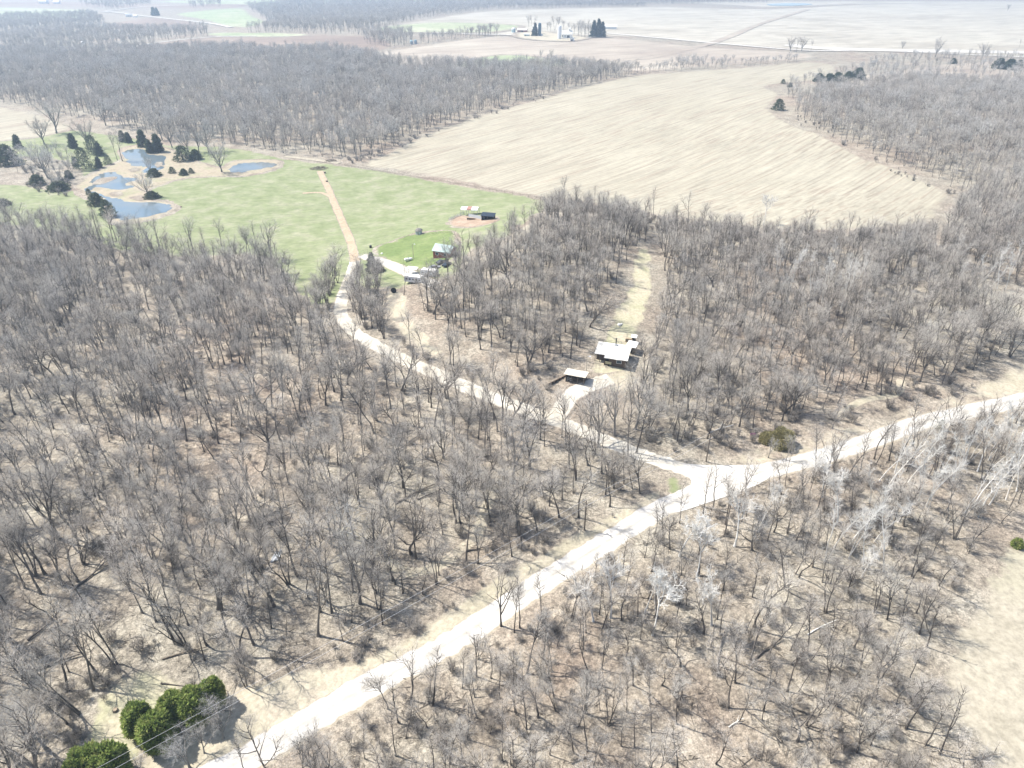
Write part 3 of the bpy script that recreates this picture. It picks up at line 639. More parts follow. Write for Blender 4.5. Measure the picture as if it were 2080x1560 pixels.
# ------------------------------------------------------------------ trees one can point at, each where the photograph has it
HAND = [  # u, v of the foot, height in photograph pixels, form, label
    (115, 271, 60, 'd', 'big wide crowned bare tree before the tan field corner beyond the pasture'),
    (91, 294, 46, 'e', 'bare tree on the green strip between the tan field corner and the ponds'),
    (98, 362, 62, 'silver', 'pale bare tree with broad crown on the brushy bank west of the ponds'),
    (178, 302, 50, 'd', 'dark limbed wide bare tree above the cedars at the ponds'),
    (249, 328, 55, 'j', 'thinner tall bare tree at the water of the uppermost pond'),
    (239, 326, 50, 'a', 'straight dark tree beside the thin one at the uppermost pond'),
    (451, 350, 54, 'i', 'lone bare tree standing by the small eastern pond'),
    (424, 309, 52, 'silver', 'silvery broad tree in the group behind the eastern pond'),
    (404, 309, 50, 'd', 'dark forked tree in the group behind the eastern pond'),
    (385, 312, 46, 'silver', 'roundest pale tree in the group behind the eastern pond'),
    (350, 300, 42, 'e', 'bare tree behind the cedars at the head of the ponds'),
    (330, 285, 44, 'd', 'wide bare tree at the wood edge above the uppermost pond'),
    (215, 255, 46, 'syc', 'yellowish topped tree at the wood edge above the ponds'),
    (303, 398, 42, 'silver', 'pale bare tree with a dark bush at its foot amid the ponds'),
    (306, 352, 26, 'i', 'small bent bare tree at the point of the uppermost pond'),
    (392, 510, 66, 'd', 'first wide bare tree at the pasture edge of the large wood'),
    (417, 503, 46, 'c', 'smaller bare tree standing in the pasture beside the wide one'),
    (451, 500, 56, 'i', 'crooked bare tree in the pasture edge row'),
    (522, 506, 64, 'k', 'thin snag like tree in the pasture edge row'),
    (552, 528, 76, 'd', 'largest round crowned bare tree at the pasture edge by the brush'),
    (1148, 408, 52, 'b', 'tall rounded bare tree at the corner of pasture and tan field'),
    (1207, 416, 42, 'k', 'thin bare tree at the tan field edge nearest the pasture corner'),
    (1247, 424, 36, 'dead', 'broken dead tree at the edge of the tan field'),
    (1327, 438, 62, 'k', 'tallest thin leaning tree at the tan field edge'),
    (1400, 452, 60, 'h', 'leaning bare tree at the middle of the tan field edge'),
    (1432, 450, 44, 'f', 'twin bare tree with upright limbs at the tan field edge'),
    (1550, 458, 60, 'syc', 'flat topped pale tree standing before the tan field'),
    (1640, 466, 48, 'i', 'bent bare tree at the tan field edge above the birches'),
    (1725, 468, 44, 'e', 'low forked bare tree at the east part of the tan field edge'),
    (1820, 462, 36, 'i', 'gnarled bare tree near the east corner of the tan field'),
    (1018, 1272, 116, 'e', 'large many limbed bare tree at the lower edge of the gravel road'),
    (1380, 1062, 82, 'h', 'dark tree leaning over the gravel road beside the grassy corner'),
    (1022, 849, 102, 'd', 'large wide bare tree below the lane with a broad foot'),
    (1097, 893, 108, 'e', 'large bare tree at the lane opposite the cabin drive'),
    (1141, 888, 82, 'a', 'slim bare tree beside the lane at the cabin drive'),
    (931, 826, 102, 'b', 'tall forked bare tree at the lower edge of the lane'),
    (1292, 921, 116, 'b', 'dark tall tree throwing its shadow across the lane mouth'),
    (1275, 926, 100, 'a', 'straight dark tree beside the one that shades the lane mouth'),
    (1215, 908, 112, 'silver', 'silvery giant tree at the lane below the cabin'),
    (1248, 885, 108, 'silver', 'silvery spreading tree between cabin and lane'),
    (1200, 862, 92, 'silver', 'silvery tree at the cabin drive with a very wide crown'),
    (1290, 872, 96, 'silver', 'silvery tree behind the lane east of the cabin drive'),
    (1230, 1006, 110, 'j', 'tall dark tree at the wood edge above the road bank'),
    (1040, 1130, 86, 'b', 'dark forked tree at the creek end of the wood'),
    (968, 1030, 104, 'd', 'great dark tree beside the creek bend'),
    (770, 1238, 86, 'f', 'dark twin tree whose stems part at the ground above the road'),
    (713, 1265, 82, 'h', 'tree leaning away from the road with a long shadow'),
    (697, 1302, 60, 'k', 'thin small tree in the dry grass above the road'),
    (818, 1205, 72, 'c', 'single upright tree above the twin tree by the road'),
    (892, 1168, 62, 'e', 'small tree with dark trunk on the sandy creek bend'),
    (507, 1212, 110, 'b', 'tall leaning tree between the creek and the lower clearing'),
    (655, 1160, 104, 'd', 'wide tree above the white log'),
    (420, 1310, 96, 'i', 'crooked tree behind the evergreens at the clearing'),
    (500, 1395, 100, 'f', 'twin tree on the verge beside the round evergreens'),
    (70, 1410, 120, 'e', 'big dark many limbed tree in the lower corner of the wood'),
    (100, 1600, 170, 'd', 'huge bare tree at the lower frame edge beside the evergreens'),
    (546, 1590, 130, 'h', 'dark crooked tree over the gravel road at the lower frame edge'),
    (500, 1580, 80, 'k', 'thin tree at the lower frame edge between shrub and gravel road'),
    (386, 1560, 62, 'silver', 'small silvery shrub like tree beside the round evergreens'),
    (450, 1470, 60, 'silver', 'silvery spreading shrub tree at the end of the evergreen row'),
    (1605, 104, 24, 'd', 'first bare tree of the roadside clump in the pale fields'),
    (1618, 105, 25, 'b', 'middle bare tree of the roadside clump in the pale fields'),
    (1628, 104, 24, 'e', 'last bare tree of the roadside clump in the pale fields'),
    (1647, 104, 20, 'k', 'thin lone tree next to the roadside clump'),
    (1832, 100, 14, 'd', 'small round lone tree on the far pale field'),
    (1900, 116, 32, 'd', 'wide dark limbed tree at the highway hedge'),
    (1993, 119, 26, 'e', 'forked bare tree east of the wide one at the highway'),
    (2070, 96, 14, 'c', 'small lone tree by the highway at the frame edge'),
    (2046, 22, 12, 'd', 'tiny round tree far out on the pale plain'),
    (1099, 118, 14, 'd', 'left small tree of the pair in the far brown field'),
    (1120, 119, 16, 'd', 'right small tree of the pair in the far brown field'),
    (1070, 134, 20, 'b', 'bare tree on the green strip beyond the wood'),
    (1310, 492, 50, 'i', 'leaning dark tree at the head of the grassy hollow'),
    (1205, 655, 62, 'h', 'dark leaning tree at the hollow edge above the cabin'),
    (910, 565, 76, 'd', 'wide bare tree before the teal roofed house'),
    (885, 590, 70, 'e', 'forked bare tree leaning over the camper trailers'),
    (820, 600, 66, 'h', 'tree leaning beside the camper trailers'),
    (1035, 470, 40, 'd', 'round bare tree at the pasture edge beside the dirt pen'),
    (1082, 460, 44, 'e', 'bare tree at the pasture edge by the pale path'),
]
FAR = {'d': 'fw', 'silver': 'fp', 'e': 'fw', 'i': 'fw', 'a': 'fa', 'j': 'fc', 'syc': 'fp', 'b': 'fa', 'c': 'fc', 'k': 'fc', 'f': 'fe'}
for (u, v, px, k, lab) in HAND:
    if v < 405 and k in FAR: k = FAR[k]; px *= 1.15
    x, y, z = P(u, v); a_tree(k, x, y, hpx(u, v, px), lab)
NB_HAND = len(HAND)
def free(p, m):
    q = np.array(PLACED); return np.hypot(q[:, 0] - p[0], q[:, 1] - p[1]).min() > m
# white barked birches: every one of them is an object
birch_px = []
for (pl, n) in (([(1700, 985), (1850, 930), (1960, 900), (2090, 880), (2080, 990), (1990, 1060), (1900, 1090), (1760, 1060)], 34), ([(1660, 1130), (1760, 1080), (1850, 1120), (1780, 1190), (1690, 1190)], 9), ([(1560, 560), (1720, 560), (1800, 600), (1680, 640), (1580, 620)], 15), ([(1900, 540), (2060, 560), (2040, 640), (1920, 620)], 9)):
    L = np.array(poly(pl)); lo, hi = L.min(0), L.max(0); c = 0
    while c < n:
        p = lo + rng.random(2) * (hi - lo)
        if inside(p[None], L)[0] and road_clear(p[None])[0] and free(p, 2.0):
            birch_px.append(p); c += 1; PLACED.append(tuple(p))
SYC = [(1205, 1262, 92), (1240, 1255, 100), (1310, 1245, 96), (1325, 1290, 90), (1445, 1270, 78), (1415, 1170, 92), (1492, 1110, 82), (1670, 1010, 90), (1700, 1060, 95), (1380, 1130, 80), (1540, 1080, 86)]

# ------------------------------------------------------------------ the woods
near = []
def add_wood(pts, gap, keys, w, h0, h1, tl, thin=0.15):
    for p in scatter(pts, gap, thin=thin):
        if free(p, 2.4): near.append((p[0], p[1], rng.uniform(h0, h1) * (1.16 if p[0] < -30 and p[1] < 125 else 1.0), pick(keys, w), tilt_(tl), rng.uniform(0, 6.28)))
ALL = ['a', 'b', 'c', 'd', 'e', 'f', 'g', 'h', 'i', 'j', 'k', 'l', 'silver', 'dead', 'm', 'n', 'o', 'p', 'q']
add_wood(WA, 4.25, ALL, [3, 3, 2, 1.2, 1.8, 1.5, .8, 2.5, 1.2, 3.5, 3, 1.5, .4, .5, 1.6, 1.5, 1.8, 2, 2.6], 10.5, 18.5, .06, .28)
add_wood(WB, 3.85, ALL, [3, 1.5, 2, .6, .8, 1, 1, 3, 1, 3.5, 5, 4, .25, .5, .6, 1.4, 1.6, 3, 3], 7.5, 15.5, .07, .34)
add_wood(WC, 4.0, ALL, [3, 3, 2, 2, 2, 1, .8, 2, 1, 3, 3, 2, .3, .3, 1.5, 1.2, 1.5, 1.5, 2], 11, 17, .06, .14)
add_wood(WD, 4.05, ALL, [3, 3, 2, 2, 2, 1, 1, 2, 1, 3, 3.5, 2.5, .8, .5, 1.5, 1.5, 1.5, 2, 2], 10, 16.5, .07, .18)
for p_ in (WR, WS): add_wood(p_, 4.0, ['d', 'e', 'f', 'g', 'b'], [1, 2, 2, 2, 1], 10, 15, .05, .1)
add_wood(WT, 6.0, ['b', 'd', 'e', 'i', 'a'], [1, 1, 1, 1, 1], 10, 15, .05, .2)
add_wood(WX, 5.0, ['k', 'l', 'h', 'e', 'i'], [2, 2, 1, 1, 1], 4, 10, .08, .5)
# the ones that show largest in the photograph are objects of their own
def shown(r):
    u, v = project(r[0], r[1], float(hgt(r[0], r[1])) + r[2] * 0.5)
    ok = -10 < u < 2090 and -10 < v < 1590
    return r[2] / depth(r[0], r[1]) if ok else 0.0
near.sort(key=shown, reverse=True)
ONES, REST = near[:300 - NB_HAND], near[300 - NB_HAND:]
ANCH = [((1440, 975), 'the road junction'), ((355, 1480), 'the round evergreens'), ((190, 1120), 'the brush heap in the wood'), ((712, 1086), 'the white log'), ((1000, 1010), 'the creek bend'), ((520, 1080), 'the pale tarp scrap'),
        ((1187, 1077), 'the first utility pole'), ((1590, 915), 'the olive bush'), ((2064, 1108), 'the small clearing bush'), ((1930, 1240), 'the cream clearing'), ((840, 1370), 'the lower road bend'),
        ((1090, 1190), 'the middle of the gravel road'), ((1280, 1190), 'the white limbed trees'), ((1120, 1300), 'the forked log'), ((1600, 1400), 'the dead snag pair'), ((1300, 1500), 'the bottom centre of the photo'),
        ((1720, 1500), 'the dark stump'), ((1000, 1500), 'the bottom road bank'), ((2060, 1540), 'the lower right photo corner'), ((40, 1500), 'the lower left photo corner'), ((20, 1180), 'the left photo edge'), ((280, 940), 'the long fallen trunk'),
        ((430, 1310), 'the pale lower clearing'), ((1500, 1250), 'the leaf brown slope'), ((1780, 1330), 'the clearing side slope'), ((900, 1110), 'the sandy creek bank'), ((1860, 1000), 'the white birches'), ((1420, 1380), 'the mossy log'), ((780, 1500), 'the road at the bottom')]
ANG = [(P2(*a), n) for a, n in ANCH]
byl = {}
for r in ONES:
    d = [math.hypot(r[0] - a[0], r[1] - a[1]) for a, _ in ANG]; i = int(np.argmin(d))
    byl.setdefault((FORMS[r[3]]['words'], ANG[i][1]), []).append((d[i], r))
ORD = ['nearest', 'second nearest', 'third nearest', 'fourth nearest', 'fifth nearest', 'sixth nearest', 'seventh nearest', 'eighth nearest', 'ninth nearest']
for (wds, an), lst in byl.items():
    lst.sort(key=lambda q: q[0])
    for i, (d, r) in enumerate(lst):
        a_tree(r[3], r[0], r[1], r[2], f'{wds} bare tree {ORD[min(i, 8)]} to {an}', group='bare trees of the wood', rz=r[5], tilt=r[4])
stuff('woodland', REST, 'grey leafless woodland between lane, pasture and tan field', 'wood', ALL)
bl = sorted(birch_px, key=lambda p: (-project(p[0], p[1], 0)[1]))
def rank_label(kind, pts, places):
    by = {}
    for p in pts:
        j = min(range(len(places)), key=lambda k: math.hypot(p[0] - places[k][0][0], p[1] - places[k][0][1])); by.setdefault(j, []).append(p)
    out = []
    for j, l in by.items():
        l.sort(key=lambda p: math.hypot(p[0] - places[j][0][0], p[1] - places[j][0][1]))
        for i, p in enumerate(l):
            w = ORD[i] if i < 9 else ['tenth', 'eleventh', 'twelfth', 'thirteenth', 'fourteenth', 'fifteenth', 'sixteenth', 'seventeenth'][min(i - 9, 7)] + ' nearest'
            out.append((p, f'{kind} {w} to {places[j][1]}'))
    return out
for p, lab in rank_label('slender white birch', birch_px, [(P2(2064, 1108), 'the small clearing bush'), (P2(1960, 840), 'the road at the right edge'), (P2(1700, 940), 'the road before the olive bush'), (P2(1640, 1200), 'the leaf brown slope'), (P2(1600, 560), 'the tan field edge'), (P2(1740, 640), 'the middle of the far slope'), (P2(2000, 590), 'the cream slope')]):
    if lab in byl: continue
    k = 'birch' if rng.random() < .7 else 'birch2'
    a_tree(k, p[0], p[1], rng.uniform(13, 18), lab, name='birch_tree', group='white birches on the slope', tilt=(rng.normal(-0.02, .05), rng.normal(.10, .07)))
for (p, lab) in rank_label('white limbed tree', [P2(u, v) for u, v, _ in SYC], [(P2(1090, 1190), 'the middle of the gravel road'), (P2(1440, 975), 'the road junction'), (P2(1500, 1250), 'the leaf brown slope')]):
    a_tree('syc', p[0], p[1], rng.uniform(12, 15), lab, name='pale_tree', group='white limbed trees below the road')
# far woods: each reads as one mass
def mass(name, polys, gap, keys, w, h0, h1, label, thin=0.1):
    recs = []
    for pts in polys:
        for p in scatter(pts, gap, thin=thin):
            q = math.sin(p[0] * .031 + 1.7 * math.sin(p[1] * .022)) * math.cos(p[1] * .027 + 1.3 * math.sin(p[0] * .019))
            w2 = [a * ((2.5 + 6 * q) if (k == 'fd' and q > 0) else 1) for a, k in zip(w, keys)]
            recs.append((p[0], p[1], rng.uniform(h0, h1) * (1 + .16 * q), pick(keys, w2), tilt_(.04), rng.uniform(0, 6.28)))
    return stuff(name, recs, label, 'wood', keys), len(recs)
FK = ['fa', 'fb', 'fc', 'fd', 'fe']
cnt = [mass('woodland', [WF], 6.6, FK, [3, 3, 2, 1.2, 2], 11, 18, 'broad grey wood between the ponds and the brown field', .12),
       mass('hedgerow', [[(40, 310), (75, 320), (125, 305), (150, 330), (150, 392), (120, 394), (70, 378), (95, 350), (30, 352)]], 8, FK, [1, 2, 1, 4, 2], 6, 12, 'grey scrub on the brushy bank west of the ponds', .3),
       mass('woodland', [WE], 5.8, FK, [3, 3, 2, 1, 2], 10, 16, 'grey wood along the east side of the tan field', .12),
       mass('hedgerow', [WG], 7, FK, [2, 2, 1, 2, 2], 6, 11, 'thin tree row along the far end of the tan field', .3),
       mass('hedgerow', [WU], 10, FK, [1, 2, 1, 4, 2], 7, 12, 'pale scrub and trees before the highway', .35),
       mass('woodland', WH[:2], 11, FK, [3, 3, 2, .6, 2], 13, 19, 'bluish far woods around the brown field west', .1),
       mass('woodland', [WH[2], WH[6]], 12, FK, [3, 3, 2, .6, 2], 13, 19, 'bluish far wood beyond the farm and green fields', .1),
       mass('woodland', WH[3:5], 9, FK, [3, 3, 2, .3, 2], 12, 18, 'tree strip leading to the farm', .1),
       mass('woodland', [WH[5], WH[7]], 16, FK, [3, 3, 2, .3, 2], 13, 18, 'small far groves at the horizon road', .1)]
print('TREES', len(near), [c[1] for c in cnt])
# brush on the forest floor
brush = []
for pts, gap, th in ((WA, 5.2, .45), (WB, 4.2, .35), (WC, 4.8, .4), (WD, 4.6, .3), (WX, 2.6, .2), (WS, 4, .2), (WR, 4, .2), (WT, 5, .4)):
    for p in scatter(pts, gap, thin=th): brush.append((p[0], p[1], rng.uniform(1.2, 4.2), pick(['bush', 'bush2'], [2, 1]), tilt_(.05), rng.uniform(0, 6.28)))
EDGE = [([(440, 1385), (560, 1350), (700, 1315), (800, 1285), (920, 1200), (1060, 1120), (1200, 1050)], 45), ([(210, 1380), (150, 1480), (120, 1560)], 30), ([(1050, 790), (1120, 770)], 10), ([(600, 570), (560, 530), (520, 530)], 25), ([(1320, 905), (1420, 900), (1550, 880), (1800, 820), (1950, 790)], 60), ([(720, 330), (860, 275), (1100, 200)], 50), ([(60, 372), (110, 390), (150, 400)], 20), ([(120, 330), (60, 350), (130, 372)], 25), ([(1620, 240), (1760, 320), (1930, 395)], 40)]
for pts, n in EDGE:
    c = smooth_loop(np.array(poly(pts)), False, 10)
    for _ in range(n):
        q = c[int(rng.integers(len(c)))] + rng.normal(0, 3.0, 2)
        if road_clear(q[None], 4.5)[0]: brush.append((q[0], q[1], rng.uniform(1.2, 3.6), pick(['bush', 'bush2'], [1, 1]), (0, 0), rng.uniform(0, 6.28)))
for pts, gap in ((WA, 6.0), (WB, 5.0), (WC, 6.0), (WD, 6.0)):
    for p in scatter(pts, gap, thin=.3): brush.append((p[0], p[1], rng.uniform(.6, 1.2), pick(['sticks1', 'sticks2'], [1, 1]), (0, 0), rng.uniform(0, 6.28)))
stuff('undergrowth', brush, 'grey leafless brush, saplings and fallen sticks on the wood floor', 'brush', ['bush', 'bush2', 'sticks1', 'sticks2'])
# ------------------------------------------------------------------ evergreens: leaf sprays through the crown's depth
def sprays(pts, nrm, size, mat_name, name, parent, k=1):
    n = len(pts)
    d = unit(nrm + rng.normal(0, .55, (n, 3))); s = unit(np.cross(d, rng.normal(0, 1, (n, 3)))); q = np.cross(d, s)
    sz = size * rng.uniform(.6, 1.35, n)[:, None]
    tip = pts + d * sz
    V = np.stack([pts - s * sz * .34, pts + d * sz * .35 + q * sz * .25, tip, pts + s * sz * .34 - q * sz * .1], 1).reshape(-1, 3)
    F = np.arange(n * 4).reshape(n, 4)
    return mesh_obj(name, V, F, mat_name, parent)
def lumpy(th, ph, seed):
    r = np.random.default_rng(seed); o = np.ones_like(th)
    for _ in range(7):
        a, b_, c_ = r.integers(2, 6), r.integers(1, 5), r.random() * 6.28
        o += 0.055 * np.sin(a * th + c_) * np.sin(b_ * ph + c_ * 2)
    return o
def arborvitae(u, v, h, w, label, seed, n=6500):
    x, y, z = P(u, v)
    o = empty('arborvitae', (x, y, z), label, 'evergreen shrub', 'round evergreens by the clearing', random.random() * 6)
    th = rng.random(n) * 6.283; c = rng.uniform(-0.92, 1, n); ph = np.arccos(c)
    s = np.sin(ph) ** 0.8; rad = lumpy(th, ph, seed) * (1.06 - 0.36 * rng.random(n) ** 1.6)
    D = np.column_stack([np.cos(th) * s, np.sin(th) * s, c])
    pts = D * rad[:, None] * np.array([w / 2, w / 2, h * .5]) + np.array([0, 0, h * .5])
    sprays(pts, unit(D * np.array([1, 1, .6])) + np.array([0, 0, .35]), 0.55, 'arbor_leaf', 'crown', o)
    m = MB(); m.lathe([(0.16, -0.4), (0.13, h * .4), (0.05, h * .85)], 8); m.build('trunk', 'bark', o)
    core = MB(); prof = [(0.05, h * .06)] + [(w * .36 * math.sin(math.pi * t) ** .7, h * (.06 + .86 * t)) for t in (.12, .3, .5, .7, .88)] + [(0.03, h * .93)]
    core.lathe(prof, 12); core.build('shade_core', 'dark_core', o, smooth=True)  # solid filler; its dark colour paints the shade between the leaf sprays
    return o
for i, (u, v, h, w, lab) in enumerate([(186, 1588, 6.6, 6.0, 'round evergreen shrub standing alone in the lower corner, western half of the pair'), (232, 1582, 6.8, 6.2, 'round evergreen shrub in the lower corner nearest the dirt gap'),
        (292, 1490, 6.4, 4.6, 'narrow evergreen shrub at the outer flank of the row'), (328, 1514, 6.8, 5.6, 'big round evergreen shrub foremost in the row'),
        (362, 1466, 6.2, 5.0, 'evergreen shrub in the middle of the row'), (404, 1464, 7.0, 5.4, 'tallest evergreen shrub in the row'), (438, 1432, 5.6, 4.2, 'smallest olive evergreen shrub at the far end of the row')]):
    arborvitae(u, v, h * 1.08, w * .9, lab, 50 + i)
def conifer_geo(seed, h, w, n, leaf, ragged=.25, mats=('bark', 'cedar_leaf'), size=.5):
    r = np.random.default_rng(seed)
    t = r.random(n) ** 1.15; th = r.random(n) * 6.283
    lay = 1 + ragged * np.sin(t * 22 + 2 * np.sin(th * 2)) + 1.3 * ragged * np.sin(3 * th + 5 * t + seed) * np.sin(2 * th + 3 * t)
    rad = w / 2 * (1 - t) ** (.46 if leaf == 'cedar_leaf' else .8) * lay * (1 - .5 * r.random(n) ** 2)
    pts = np.column_stack([np.cos(th) * rad, np.sin(th) * rad, h * (.05 + .95 * t)])
    nrm = unit(np.column_stack([np.cos(th), np.sin(th), .5 * np.ones(n)]))
    return pts, nrm
CON = {}
def conifer(u, v, h, w, label, name='cedar_tree', cat='evergreen tree', leaf='cedar_leaf', n=1800, size=.6, group=None, kind='cedar', at=None):
    x, y, z = P(u, v) if at is None else at
    o = empty(name, (x, y, z), label, cat, group, random.random() * 6)
    key = (kind, leaf, n, int(w / h * 4), len(PLACED) and int(abs(x) * 7) % 3)
    if key not in CON:
        pts, nrm = conifer_geo(len(CON) + 3, 10.0, 10.0 * w / h, n, leaf)
        c = sprays(pts, nrm, 10 * size / h, leaf, 'crown', None); COL.objects.unlink(c)
        k = MB(); k.lathe([(.06 * w / h * 10 * .5, -.6), (.05 * w / h * 10 * .5, 3), (.04, 9.3)], 7); tr = k.build('trunk', 'bark'); COL.objects.unlink(tr)
        CON[key] = (tr.data, c.data)
    for nm, me in zip(('trunk', 'crown'), CON[key]):
        c = bpy.data.objects.new(nm, me); COL.objects.link(c); c.parent = o
    o.scale = (h / 10,) * 3
    return o
def pxm(u, v):
    x, y, z = P(u, v); return depth(x, y, z) / FPX
for (u, v, px, wpx, lab) in [(174, 344, 40, 32, 'largest dark cedar by the middle pond'), (203, 316, 24, 14, 'cedar in the upper row above the middle pond'), (191, 312, 34, 30, 'wide dark cedar under the wide limbed bare tree'), (220, 334, 18, 14, 'bushy cedar at the pond bank near the thin tall tree'),
        (202, 341, 20, 10, 'slim pale cedar beside the largest one'), (155, 337, 16, 9, 'small slim cedar on the pasture side of the largest one'), (150, 301, 26, 14, 'cedar above the pond group at the green strip'), (292, 298, 30, 18, 'cedar at the head of the uppermost pond, nearer the wood'), (306, 311, 24, 16, 'low cedar on the shore of the uppermost pond'),
        (322, 309, 32, 22, 'dark cedar on the shore of the uppermost pond, tallest there'), (372, 327, 28, 30, 'brownish wide cedar beside the eastern tree group'), (398, 324, 18, 22, 'low dark cedar under the eastern tree group'), (198, 416, 22, 22, 'round cedar on the lower pond dam'), (220, 440, 32, 28, 'dark cedar reflected in the lower pond'), (181, 396, 12, 10, 'small cedar at the narrow end of the lower pond'),
        (310, 402, 12, 26, 'dark low cedar bush at the foot of the pale pond tree'), (314, 358, 14, 24, 'dark low cedar bush at the point of the uppermost pond'), (374, 356, 12, 12, 'small cedar bush on the bank toward the eastern pond'), (389, 352, 10, 12, 'smaller cedar bush on the bank toward the eastern pond'), (350, 352, 12, 12, 'cedar bush at the narrow bank between ponds'),
        (18, 333, 34, 34, 'dark wide cedar at the photo edge by the pasture'), (38, 301, 24, 16, 'cedar above the wide one at the photo edge'), (76, 375, 18, 26, 'dark cedar bush on the brushy pond bank'), (120, 386, 16, 34, 'low wide cedar bush on the brushy pond bank'), (8, 417, 12, 20, 'dark bush at the photo edge on the lower pasture'), (140, 362, 14, 12, 'cedar bush at the marsh edge'),
        (250, 288, 20, 12, 'cedar at the wood edge above the ponds'), (262, 290, 18, 12, 'second cedar at the wood edge above the ponds, nearer the reeds'),
        (1580, 224, 20, 22, 'lone dark cedar at the end of the tan field tongue'), (1662, 166, 14, 18, 'dark cedar at the pale scrub, nearest the tan field'), (1682, 170, 17, 22, 'dark cedar among the pale scrub, lower one'), (1700, 166, 16, 20, 'dark cedar in the middle of the scrub group'), (1722, 163, 15, 20, 'broad cedar in the scrub group'), (1742, 162, 20, 20, 'tallest cedar at the end of the scrub group'), (1604, 177, 8, 8, 'tiny cedar at the tan field corner'), (1590, 170, 8, 8, 'tiny cedar beside the scrub rows'),
        (2028, 140, 18, 18, 'dark cedar by the highway near the photo edge'), (2050, 142, 18, 24, 'broad cedar by the highway near the photo edge'), (2068, 138, 14, 14, 'last cedar by the highway at the photo edge'), (1985, 168, 8, 10, 'small cedar on the scrubby slope'), (2040, 172, 8, 9, 'small cedar at the slope near the photo edge'), (1935, 130, 10, 12, 'small cedar before the highway trees'),
        (1908, 873, 22, 20, 'dark cedar among the birches at the road')]:
    s = pxm(u, v); t = 0.9
    conifer(u, v, px * s / t * .96, wpx * s * 1.08, lab, size=max(.5, 2.4 * s), n=1900, group='cedars of the valley')
conifer(757, 552, 40 * pxm(757, 552), 24 * pxm(757, 552), 'dark green spruce at the fork of lane and driveway', 'spruce_tree', leaf='spruce_leaf', n=1900, size=.6)
conifer(772, 552, 18 * pxm(757, 552), 18 * pxm(757, 552), 'low dark evergreen at the foot of the lane fork spruce', 'spruce_tree', leaf='spruce_leaf', n=1500, size=.6)
for u, v, px, lab in ((1206, 76, 30, 'western dark spruce by the farm grove'), (1215, 76, 33, 'tallest dark spruce by the farm grove'), (1223, 76, 28, 'eastern dark spruce by the long white shed'), (1087, 74, 24, 'spruce before the big white barn')):
    conifer(u, v, px * pxm(u, v), px * .5 * pxm(u, v), lab, 'spruce_tree', leaf='spruce_leaf', n=1400, size=2.2, kind='farm')
for u, v, px, lab in ((313, 32, 14, 'far spruce pair before the pale farmstead, western one'), (320, 32, 13, 'far spruce pair before the pale farmstead, eastern one')):
    conifer(u, v, px * pxm(u, v), px * .5 * pxm(u, v), lab, 'spruce_tree', leaf='spruce_leaf', n=1000, size=3.5, kind='farfarm')
def bush(u, v, h, w, leaf, label, n=2500, size=.35, name='evergreen_bush', group=None):
    x, y, z = P(u, v); th = rng.random(n) * 6.283; c = rng.uniform(-.2, 1, n); s = np.sqrt(1 - c * c)
    rad = lumpy(th, np.arccos(c), int(u)) * (1 - .4 * rng.random(n) ** 2)
    D = np.column_stack([np.cos(th) * s, np.sin(th) * s, c])
    o = empty(name, (x, y, z), label, 'bush', group)
    sprays(D * rad[:, None] * np.array([w / 2, w / 2, h * .85]) + np.array([0, 0, h * .15]), D, size, leaf, 'crown', o)
    m = MB()
    for k in range(5):
        a = k * 1.256; m.tube((0, 0, -.3), (math.cos(a) * w * .3, math.sin(a) * w * .3, h * .7), .06, .02, 5)
    m.build('trunk', 'bark', o)
bush(1586, 902, 4.6, 6.6, 'olive_leaf', 'olive green evergreen bush at the main road', 4500, .4)
bush(1558, 896, 2.6, 4.2, 'olive_leaf', 'lower olive bush at the side of the large one', 2200, .4)
bush(2064, 1110, 2.2, 2.3, 'arbor_leaf', 'single small round green bush in the cream clearing', 1400, .28)
for u, v, px, k, lab in ((1596, 936, 52, 'bush', 'grey dense bare bush before the olive bush'), (1560, 930, 40, 'bush', 'small grey bare bush at the roadside by the olive bush'), (1690, 870, 56, 'bush', 'grey round bare bush behind the main road')):
    x, y, z = P(u, v); a_tree('silver', x, y, hpx(u, v, px), lab, name='bare_bush', cat='bush')

for u, v, px, lab in ((455, 1500, 46, 'grey shrub in the shade of the evergreen row, farther one'), (415, 1530, 50, 'grey shrub in the shade of the evergreen row, nearer one'), (470, 1450, 40, 'grey shrub past the end of the evergreen row'), (285, 1575, 40, 'reddish grey shrub in the dirt gap between evergreens')):
    x, y, z = P(u, v); a_tree('silver', x, y, hpx(u, v, px), lab, name='bare_bush', cat='bush')
# ------------------------------------------------------------------ logs, fallen trees, stumps
def log(u0, v0, u1, v1, r, label, mat='dead_wood', branches=2, group='fallen logs on the wood floor'):
    a = np.array(P(u0, v0)); c = np.array(P(u1, v1)); L = float(np.hypot(*(c - a)[:2]))
    n = 8; o = empty('fallen_log', tuple(a), label, 'log', group)
    t = np.linspace(0, 1, n); pts = (c - a)[None] * t[:, None]; d = unit((c - a)[None])[0]; sd = np.array([-d[1], d[0], 0])
    pts = pts + sd * (np.sin(t * 3.1) * L * .03)[:, None] + np.array([0, 0, r * .8]); pts[:, 2] += t * .35
    v, f = tubes(pts[None], (r * (1 - .55 * t))[None], 8)
    mesh_obj('trunk', v, f, mat, o, smooth=True)
    for k in range(branches):
        s = .45 + .5 * k / max(1, branches); p0 = pts[int(s * (n - 1))]
        q, rr = (lambda p, dd, l: (np.array([p + dd * l * z_ for z_ in np.linspace(0, 1, 4)])[None], np.linspace(r * .4, .02, 4)[None]))(p0, unit((d + sd * random.choice((-1, 1)) * .7 + np.array([0, 0, .35]))[None])[0], L * random.uniform(.2, .4))
        v, f = tubes(q, rr, 6); mesh_obj('branch', v, f, mat, o, smooth=True)
